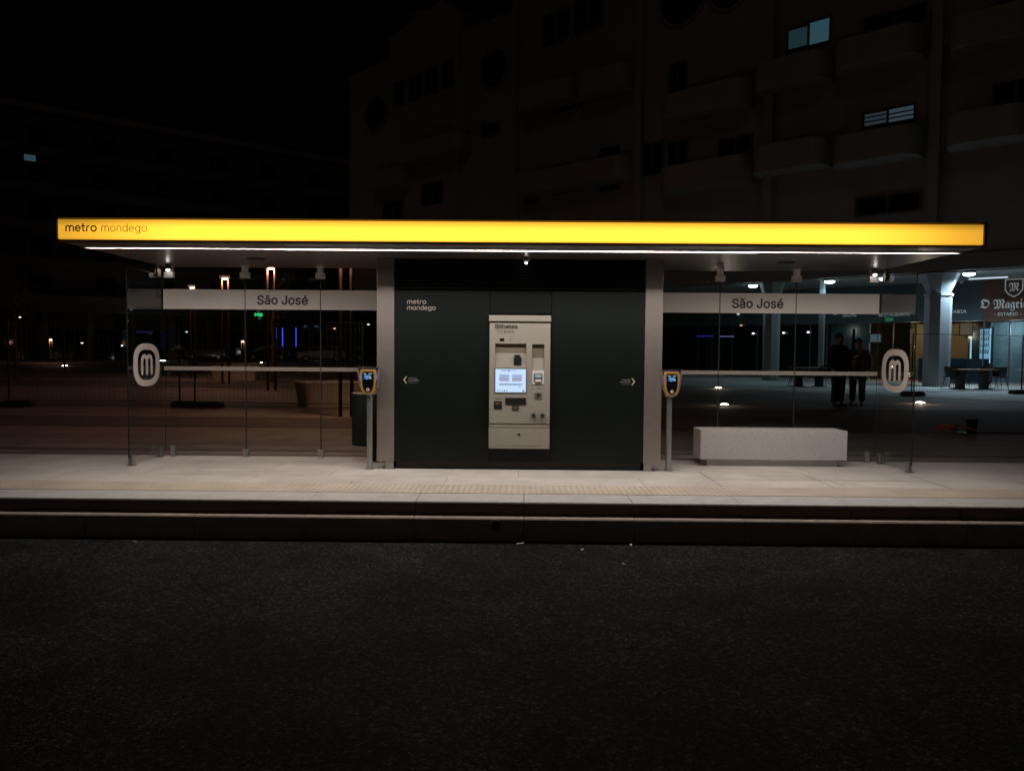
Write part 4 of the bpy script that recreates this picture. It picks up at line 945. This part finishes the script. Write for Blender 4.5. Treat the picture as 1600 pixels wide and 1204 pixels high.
# alarm box on the beam
c = MB(); t_ = SX(1494); zz = SZ(1494, 440); al_ = thing('alarm_box', 'small white shield-shaped alarm box on the teal band', 'alarm box', W(0, OB), UA)
c.prism([(t_ - .11, zz + .12), (t_ + .11, zz + .12), (t_ + .11, zz - .02), (t_, zz - .14), (t_ - .11, zz - .02)], .005, .08, 'y'); c.build('casing', mat('alarm_white', (.75, .8, .82), .5), al_)

# interior partitions, tiled wall, glazing
c = MB(); c.box(-14, SX(1530), OB - 1.7, OB - 1.55, -.5, 2.89); c.build('tiled_wall', M['tile'], ap)
c = MB(); c.box(SX(1530), SX(1395), OB - 2.6, OB - 2.45, -.5, 2.89); c.build('panelled_wall', M['wood'], ap)
c = MB(); c.box(SX(1350), SX(1290), OB - .6, OB - .45, -.5, 2.89); c.build('tiled_pier', M['tile'], ap)
c = MB(); c.box(SX(1527) - .05, SX(1430), OB - .25, OB - .15, -.2, 1.25); c.build('counter_front', M['fasciaband'], ap)
edges = [1700, 1640, 1570, 1530, 1473, 1425, 1390, 1352, 1288, 1262, 1205, 1180, 1141, 1110, 1088, 1040]
shopg = glass_mat('shop_glass', (.55, .66, .70), 1.5, 1.4)
for e0, e1 in zip(edges, edges[1:]):
    a, b = SX(e0) + .03, SX(e1) - .03
    c = MB(); c.box(a, b, OB - .10, OB - .085, .25, 2.89); sw = c.build('shop_glazing', shopg, ap)
    c = MB(); c.box(a - .055, a - .005, OB - .14, OB - .04, -.2, 2.89); c.build('mullion', M['frame'], sw)
c = MB(); c.box(SX(1290), SX(1030), OB - 3, OB - 2.9, -.5, 2.89); c.build('rear_partition', mat('dark_blue_wall', (.05, .075, .09), .5), ap)
# arcade columns: octagonal, with a leaning flared head
for t_ in (-6.9, 0, 6.9, 13.8, 20.7, 27.6, 34.5):
    c = MB(); rad = .50 if t_ < 5 else .38
    ring_ = lambda r, ox, z, oy=0: [c.bm.verts.new((t_ + ox + r * math.cos(R(22.5 + 45 * i)), -.55 + oy + r * math.sin(R(22.5 + 45 * i)), z)) for i in range(8)]
    L_ = [ring_(rad * 1.0, 0, -.5), ring_(rad, 0, 3.75), ring_(rad * 1.08, 0, 3.76), ring_(rad * 1.08, 0, 3.86), ring_(rad * .85, 0, 3.87), ring_(rad * 1.55, 0, ZA - .07)]
    for A_, B_ in zip(L_, L_[1:]):
        for i in range(8): c.bm.faces.new((A_[i], A_[(i + 1) % 8], B_[(i + 1) % 8], B_[i]))
    c.bm.faces.new(L_[0][::-1]); c.bm.faces.new(L_[-1]); c.build('column', M['column'], ap)
c = MB(); t_ = FT(1270); c.box(t_ - .1, t_ + .1, -.9, -.7, -.3, ZA - .07); c.build('column', M['column'], ap)

COOL = (.58, .83, 1)
for px, lab, en in ((1501, 'brightest round arcade lamp, right of the big column head', 620), (1369, 'arcade lamp seen beside the corner ceiling fitting', 14), (1285, 'arcade lamp between the two upper fittings of the bench-side glass', 55), (1166, 'arcade lamp farthest along, above the start of the name band', 55)):
    t_ = FT(px); pos = W(t_, -.45, ZA - .06)
    v = thing('arcade_lamp', lab, 'ceiling lamp', pos, UA, 'lamps under the arcade edge')
    c = MB(); c.lathe([(.24, 0), (.25, -.03), (.23, -.06)], 24); c.build('housing', M['steel'], v)
    c = MB(); c.lathe([(.21, -.061), (.20, -.12), (.10, -.16)], 24); c.build('diffuser', M['coollight'], v, smooth=True)
    lamp('lamp_light', 'SPOT', (0, 0, -.20), en, COOL, v, .12, R(168))
pos = W(SX(1535), OB + 1.2, ZA - .07); v = thing('ceiling_luminaire', 'long dim strip luminaire under the arcade ceiling above the brown signboard', 'ceiling lamp', pos, UA)
c = MB(); c.box(-.9, .5, -.05, .05, -.05, 0); c.build('tube', emit('dim_tube', (.7, .85, 1), .8), v)
# display fridge
fr_p = W(SX(1517), OB - 1.0); v = thing('display_fridge', 'glowing glass-door drinks fridge inside the restaurant', 'fridge', (fr_p.x, fr_p.y, .95), UA)
c = MB(); c.box(-.45, .45, -.6, -.02, -.9, 1.72); c.build('cabinet', M['black'], v)
c = MB(); c.box(-.38, -.02, -.018, .0, .3, 1.62); c.build('glass_door', emit('fridge_light', (.45, .75, 1), 1.1), v)
c = MB(); c.box(.30, .36, -.018, .02, .1, 1.66); c.box(-.44, -.40, -.018, .02, .1, 1.66); c.build('light_bar', emit('fridge_bar', (.6, .85, 1), 1.6), v)
c = MB()
for i in range(4):
    c.box(-.37, -.03, .001, .012, .55 + i * .28, .575 + i * .28)
    for q in range(5): c.tube((-.34 + q * .07, .012, .575 + i * .28), (-.34 + q * .07, .012, .72 + i * .28), .02, n=8)
c.build('bottles', M['fasciaband'], v)
ip = W(SX(1500), OB - .9, 2.3); lamp('interior_light', 'POINT', ip, 130, (1, .72, .45), None, .2)
ip = W(SX(1410), OB - 1.2, 2.4); lamp('interior_light', 'POINT', ip, 60, (1, .70, .42), None, .2)
ip = W(SX(1575), OB - .6, 2.5); lamp('interior_light', 'POINT', ip, 60, (.7, .9, 1), None, .2)
ip = W(SX(1326), OB - .28, 2.55); lamp('interior_light', 'POINT', ip, 2.2, (1, .82, .62), None, .1)
# warm wall picture and poster frames
for px0, px1, y0, y1, lab, m_ in ((1417, 1424, 513, 537, 'narrow warm lit panel beside the dark column', emit('warm_panel', (.8, .45, .15), .13)), (1355, 1372, 522, 534, 'small pale poster in the dim restaurant window', mat('poster_pale', (.4, .5, .55), .5)), (1494, 1512, 505, 524, 'wood framed picture on the warm restaurant wall', M['wood'])):
    a, b = SX(px0), SX(px1); z0, z1 = SZ(px0, y1), SZ(px0, y0); v = thing('wall_picture', lab, 'picture', W(0, OB), UA)
    c = MB(); c.box(a, b, -.075, -.045, z0, z1); pc = c.build('picture', m_, v)
    c = MB(); c.ring([(a + .04, z0 - .04), (b - .04, z0 - .04), (b - .04, z1 + .04), (a + .04, z1 + .04)], [(a, z0), (b, z0), (b, z1), (a, z1)], -.08, -.03, 'y'); c.build('frame', M['dark'], v)
# glowing strips and spots added for reflections of lamps on the dark glazing
for px0, px1, py, m_, lab in ((1086, 1112, 525, emit('blue_neon', (.05, .06, .8), .25), 'blue glowing strip in the dark shop window by the kiosk'), (1122, 1144, 525.5, emit('white_neon', (.3, .35, .9), .25), 'whitish blue glowing strip next to the blue one in the dark shop window')):
    a, b = SX(px0), SX(px1); z = SZ((px0 + px1) / 2, py); c = MB(); c.box(b, a, -.06, -.03, z - .03, z + .03); o = c.build('neon_strip', m_); o.location = W(0, OB); o.rotation_euler = (0, 0, UA); tag(o, lab, 'neon strip', 'neon strips in the shop window')
for px, py, lab in ((1176, 521, 'small white bulb in the shop window beside the farthest arcade column'), (1223, 520, 'small white bulb in the glazing between the two thin columns'), (1261, 519, 'small white bulb right beside the thin square column'), (1152, 491, 'tiny bulb high in the window just under the name band'), (1157, 508.5, 'tiny warm bulb in the window below the name band')):
    a = SX(px); z = SZ(px, py); o = MB().ball((0, 0, 0), .06, 2, (1.3, .6, .8)).build('window_bulb', emit('bulb_w%d' % px, (.75, .85, 1) if px != 1157 else (1, .5, .25), 2.2 if px not in (1157, 1152) else .8)); o.location = W(a, OB + .12, z); tag(o, lab, 'bulb', 'small bulbs in the shop windows')

# ------------------------------------------------------------------ terrace furniture
def table(loc, rz, label, w_=1.5, d_=.8):
    v = thing('terrace_table', label, 'table', loc, rz, 'tables on the restaurant terrace')
    c = MB(); c.box(-w_ / 2, w_ / 2, -d_ / 2, d_ / 2, .71, .75); c.build('table_top', M['wood'], v, bevel=.008)
    for s in (-1, 1):
        c = MB(); c.box(s * w_ * .32 - .12, s * w_ * .32 + .12, -.12, .12, .02, .709); c.box(s * w_ * .32 - .2, s * w_ * .32 + .2, -.25, .25, 0, .02); c.build('leg', M['black'], v)
def chair0():
    v = thing('terrace_chair', 'dark bucket chair with splayed legs', 'chair')
    c = MB(); c.box(-.23, .23, -.22, .23, .43, .47); c.build('seat', M['black'], v, bevel=.015)
    c = MB(); n = 9; rows = []
    for z, rad in ((.46, .235), (.62, .27), (.80, .285)):
        rows.append([(rad * math.cos(R(-20 + 220 * i / n)), rad * math.sin(R(-20 + 220 * i / n)) * .95, z + (.04 * math.sin(R(180 * i / n)) if z > .7 else 0) - (.1 if z > .7 and i in (0, n) else 0)) for i in range(n + 1)])
    for sgn in (1, .90):
        V_ = [[c.bm.verts.new((p[0] * sgn, p[1] * sgn, p[2])) for p in r_] for r_ in rows]
        for a, b in zip(V_, V_[1:]):
            for i in range(n): c.bm.faces.new((a[i], a[i + 1], b[i + 1], b[i]))
    c.build('backrest', M['black'], v)
    for sx in (-1, 1):
        for sy in (-1, 1): c = MB(); c.tube((sx * .17, sy * .16, .43), (sx * .25, sy * .25, 0), .016, .011, 8); c.build('leg', M['black'], v)
    return v
def g_at(px, D): return at(px, D)
table(g_at(1515, 29), R(8), 'dark table on the terrace in front of the glowing fridge', 1.55)
table(g_at(1262, 30), R(10), 'dark table on the terrace behind the two standing people', 1.4)
table(g_at(1620, 29.5), R(5), 'dark table cut by the photo edge', 1.2)
ch = chair0(); ch['group'] = 'chairs on the restaurant terrace'
spots = [(1484, 29.2, 95, 'dark bucket chair at the column end of the fridge table'), (1496, 30.0, 20, 'dark bucket chair behind the fridge table, nearer the column'), (1556, 29.1, -95, 'dark bucket chair at the outer end of the fridge table'), (1540, 30.1, 0, 'dark bucket chair behind the fridge table, nearer the tiled wall'), (1242, 30.2, 80, 'dark bucket chair at the far table, on the kiosk side'), (1286, 29.8, -80, 'dark bucket chair at the far table, beside the people')]
for i, (px, D, rz, lab) in enumerate(spots):
    o = ch if i == 0 else copy_tree(ch); o.location = g_at(px, D); o.rotation_euler = (0, 0, R(rz)); o['label'] = lab
# umbrella post between the people
pp = at(1330, 20.2); v = thing('thin_post', 'thin dark post rising between the heads of the two people', 'post', pp)
c = MB(); c.tube((0, 0, 0), (0, 0, 2.0), .035, n=12); c.build('shaft', M['dark'], v, smooth=True)
c = MB(); c.lathe([(.16, 0), (.16, .03), (.05, .05)], 20); c.build('foot', M['dark'], v)

# ------------------------------------------------------------------ people
def skin_mesh(name, verts, edges, m, parent, root=0, sub=2):
    me = bpy.data.meshes.new(name); me.from_pydata([v[:3] for v in verts], edges, []); o = bpy.data.objects.new(name, me); COL.objects.link(o)
    o.modifiers.new('s', 'SKIN'); sv = me.skin_vertices[0].data
    for i, v in enumerate(verts):
        r_ = v[3]; sv[i].radius = r_ if isinstance(r_, tuple) else (r_, r_); sv[i].use_root = (i == root)
    ss = o.modifiers.new('u', 'SUBSURF'); ss.levels = sub; ss.render_levels = sub
    dg = bpy.context.evaluated_depsgraph_get(); nm = bpy.data.meshes.new_from_object(o.evaluated_get(dg)); bpy.data.objects.remove(o)
    for p_ in nm.polygons: p_.use_smooth = True
    nm.name = name; nm.materials.clear(); nm.materials.append(m)
    o = bpy.data.objects.new(name, nm); COL.objects.link(o); o.parent = parent; return o
def person(loc, rz, label, hh, hands, jacket, long_hair=False, sway=0):
    """faces local -Y; hands: {side: (elbow, wrist)}"""
    k_ = hh / 1.75; v = thing('person', label, 'person', loc, rz, 'people standing by the terrace')
    S = lambda p_: tuple(q * k_ for q in p_)
    V_ = []; E_ = []
    def add(p_, r_, prev=None):
        V_.append((*S(p_), r_ * k_ if not isinstance(r_, tuple) else tuple(q * k_ for q in r_))); i = len(V_) - 1
        if prev is not None: E_.append((prev, i))
        return i
    pel = add((0, 0, .95), (.15, .11)); wa = add((0, 0, 1.10), (.13, .10), pel); chn = add((0, .01, 1.28), (.16, .11), wa); nb = add((0, .01, 1.42), (.10, .08), chn)
    nk = add((0, 0, 1.50), .055, nb); hb = add((0, -.012, 1.575), (.068, .075), nk); hm = add((0, -.015, 1.64), (.076, .092), hb); ht = add((0, -.005, 1.70), (.065, .08), hm)
    nose = add((0, -.115, 1.625), .012, hm)
    jk_v = {}
    for s in (-1, 1):
        hip = add((s * .09, 0, .88), (.10, .10), pel); kn = add((s * (.10 + .02 * sway), -.015, .50), (.062, .065), hip); ank = add((s * (.105 + .03 * sway), .02, .09), (.042, .045), kn)
        heel = add((s * .108, .02, .045), (.04, .035), ank); toe = add((s * .12, -.16, .03), (.042, .026), heel)
        sh_ = add((s * .17, .01, 1.40), .062, nb); el, wr = hands[s]
        e_ = add(el, .043, sh_); w_ = add(wr, .028, e_)
        d = (Vector(wr) - Vector(el)).normalized(); side = Vector((s, 0, 0)) - d * d.x * s; side.normalize()
        pm = Vector(wr) + d * .06; p_i = add(tuple(pm), (.036, .022), w_)
        for q, ln in enumerate((.055, .065, .06, .048)):
            b_ = pm + d * .035 + side * (.026 - .0175 * q); a1 = add(tuple(b_), .009, p_i); a2 = add(tuple(b_ + d * ln * .6), .008, a1); add(tuple(b_ + d * ln + Vector((0, 0, -.01))), .007, a2)
        t1 = add(tuple(pm - d * .01 - side * .036 + Vector((0, -.01, 0))), .010, p_i); add(tuple(pm + d * .03 - side * .048 + Vector((0, -.02, 0))), .008, t1)
        jk_v[s] = (el, wr)
    skin_mesh('body', V_, E_, M['skin'], v, 0, 2)
    # jacket
    V2 = []; E2 = []
    def add2(p_, r_, prev=None):
        V2.append((*S(p_), r_ * k_ if not isinstance(r_, tuple) else tuple(q * k_ for q in r_))); i = len(V2) - 1
        if prev is not None: E2.append((prev, i))
        return i
    c0 = add2((0, 0, .84), (.225, .18)); c1_ = add2((0, 0, 1.08), (.215, .17), c0); c2_ = add2((0, .01, 1.28), (.225, .17), c1_); c3 = add2((0, .01, 1.42), (.15, .12), c2_); c4 = add2((0, .0, 1.475), (.072, .07), c3)
    for s in (-1, 1):
        a_ = add2((s * .185, .01, 1.40), .095, c3); b_ = add2(jk_v[s][0], .078, a_); add2(tuple(Vector(jk_v[s][1]) * .97 + Vector(jk_v[s][0]) * .03), .044, b_)
    skin_mesh('jacket', V2, E2, jacket, v, 0, 2)
    V3 = []; E3 = []
    V3.append((*S((0, 0, .93)), (.165 * k_, .13 * k_)))
    for s in (-1, 1):
        for p_, r_ in (((s * .10, 0, .84), .125), ((s * .11, -.012, .50), .095), ((s * .115, .02, .10), .078)):
            V3.append((*S(p_), r_ * k_)); i = len(V3) - 1; E3.append((0 if p_[2] > .8 else i - 1, i))
    skin_mesh('trousers', V3, E3, M['cloth2'], v, 0, 2)
    for s in (-1, 1):
        skin_mesh('shoe', [(*S((s * .108, .05, .045)), .048 * k_), (*S((s * .115, -.06, .045)), .048 * k_), (*S((s * .122, -.18, .035)), .036 * k_)], [(0, 1), (1, 2)], M['black'], v, 0, 1)
        c = MB(); c.ball(S((s * .082, .0, 1.625)), .028 * k_, 1, (.4, .7, 1)); c.build('ear', M['skin'], v, smooth=True)
        c = MB(); c.ball(S((s * .032, -.092, 1.65)), .011 * k_, 1); c.build('eye', M['black'], v)
    c = MB(); c.box(-.026 * k_, .026 * k_, -.092 * k_, -.080 * k_, 1.570 * k_, 1.579 * k_); c.build('mouth', mat('lips', (.25, .1, .08), .6), v, bevel=.003)
    c = MB(); c.ball(S((0, .018, 1.675)), .100 * k_, 2, (.92, 1.05, .98))
    if long_hair: c.ball(S((0, .055, 1.56)), .085 * k_, 2, (1, .7, 1.5))
    rnd = random.Random(3)
    for vv in c.bm.verts: vv.co += Vector((rnd.gauss(0, .003), rnd.gauss(0, .003), rnd.gauss(0, .003)))
    c.build('hair', M['hair'], v, smooth=True)
    return v
pA = at(1308, 19.3); pB = at(1338, 19.9)
person(pA, R(30), 'person in a dark jacket standing nearest the kiosk, one forearm raised toward the other', 1.86, {-1: ((-.27, .05, 1.13), (-.28, -.06, .90)), 1: ((.26, -.06, 1.14), (.17, -.30, 1.20))}, M['cloth1'])
person(pB, R(-25), 'shorter person with longer dark hair standing behind the thin post', 1.74, {-1: ((-.25, .0, 1.14), (-.24, -.10, .91)), 1: ((.25, .0, 1.14), (.24, -.09, .90))}, mat('dark_coat', (.014, .012, .013), .9), True)

# ------------------------------------------------------------------ building leftovers on the square
q = at(1479, 13.6); v = thing('hose_coil', 'orange coil of hose lying on the square outside the end glass', 'hose', q, R(15))
c = MB(); pts = []
for i in range(90):
    a = i / 90 * 2 * PI * 4; r_ = .15 + .012 * math.sin(i * 1.3); pts.append((r_ * math.cos(a) * 1.05, r_ * math.sin(a), .03 + .12 * i / 90 + .01 * math.sin(i)))
for i in range(12): pts.append((.16 + i * .03, -.02 - i * .015, .15 - .011 * i))
c.path(pts, .012, 6); c.build('hose', M['orange'], v, smooth=True)
q = at(1517, 13.7); v = thing('bucket', 'small rusty brown bucket beside the orange hose coil', 'bucket', q)
c = MB(); c.lathe([(.075, 0), (.10, .22), (.105, .225), (.095, .225), (.072, .02)], 20); c.build('pail', M['rust'], v, smooth=True)
c = MB(); c.path([(.10 * math.cos(a * PI / 10), 0, .22 + .07 * math.sin(a * PI / 10)) for a in range(11)], .004, 6); c.build('handle', M['steel'], v)
q = at(1504, 13.3); c = MB(); c.lathe([(.07, 0), (.085, .015), (.07, .03), (.02, .034)], 20); o = c.build('metal_cap', M['steel'], smooth=True); o.location = q; tag(o, 'small shiny metal cap lying between the hose coil and the bucket', 'metal cap')
q = at(1540, 13.5); c = MB(); c.path([(-.5 + i * .09, .04 * math.sin(i * .9), .012) for i in range(14)], .012, 6); o = c.build('cable', M['black'], smooth=True); o.location = q; tag(o, 'black cable lying flat on the ground past the bucket', 'cable')

# litter on the bus lane
for i, (x, y, s, lab) in enumerate(((.02, -2.12, .035, 'small white scrap lying against the kerb below the pipe hole'), (.56, -2.32, .018, 'tiny pale scrap on the asphalt right of the pipe hole'), (1.01, -2.14, .022, 'tiny pale scrap tight against the kerb past the kiosk centre'), (.86, -2.75, .018, 'tiny pale leaf on the asphalt a step out from the kerb'), (-3.4, -2.2, .02, 'tiny pale scrap by the kerb on the litter bin side'))):
    c = MB(); c.quad((-s, -s * .3, .002), (s * .9, -s * .45, .006), (s, s * .35, .012), (-s * .7, s * .4, .005)); o = c.build('litter_scrap', M['paper']); o.location = (x, y, -.331); o.rotation_euler = (0, 0, i * .7); tag(o, lab, 'litter', 'scraps of litter on the bus lane')
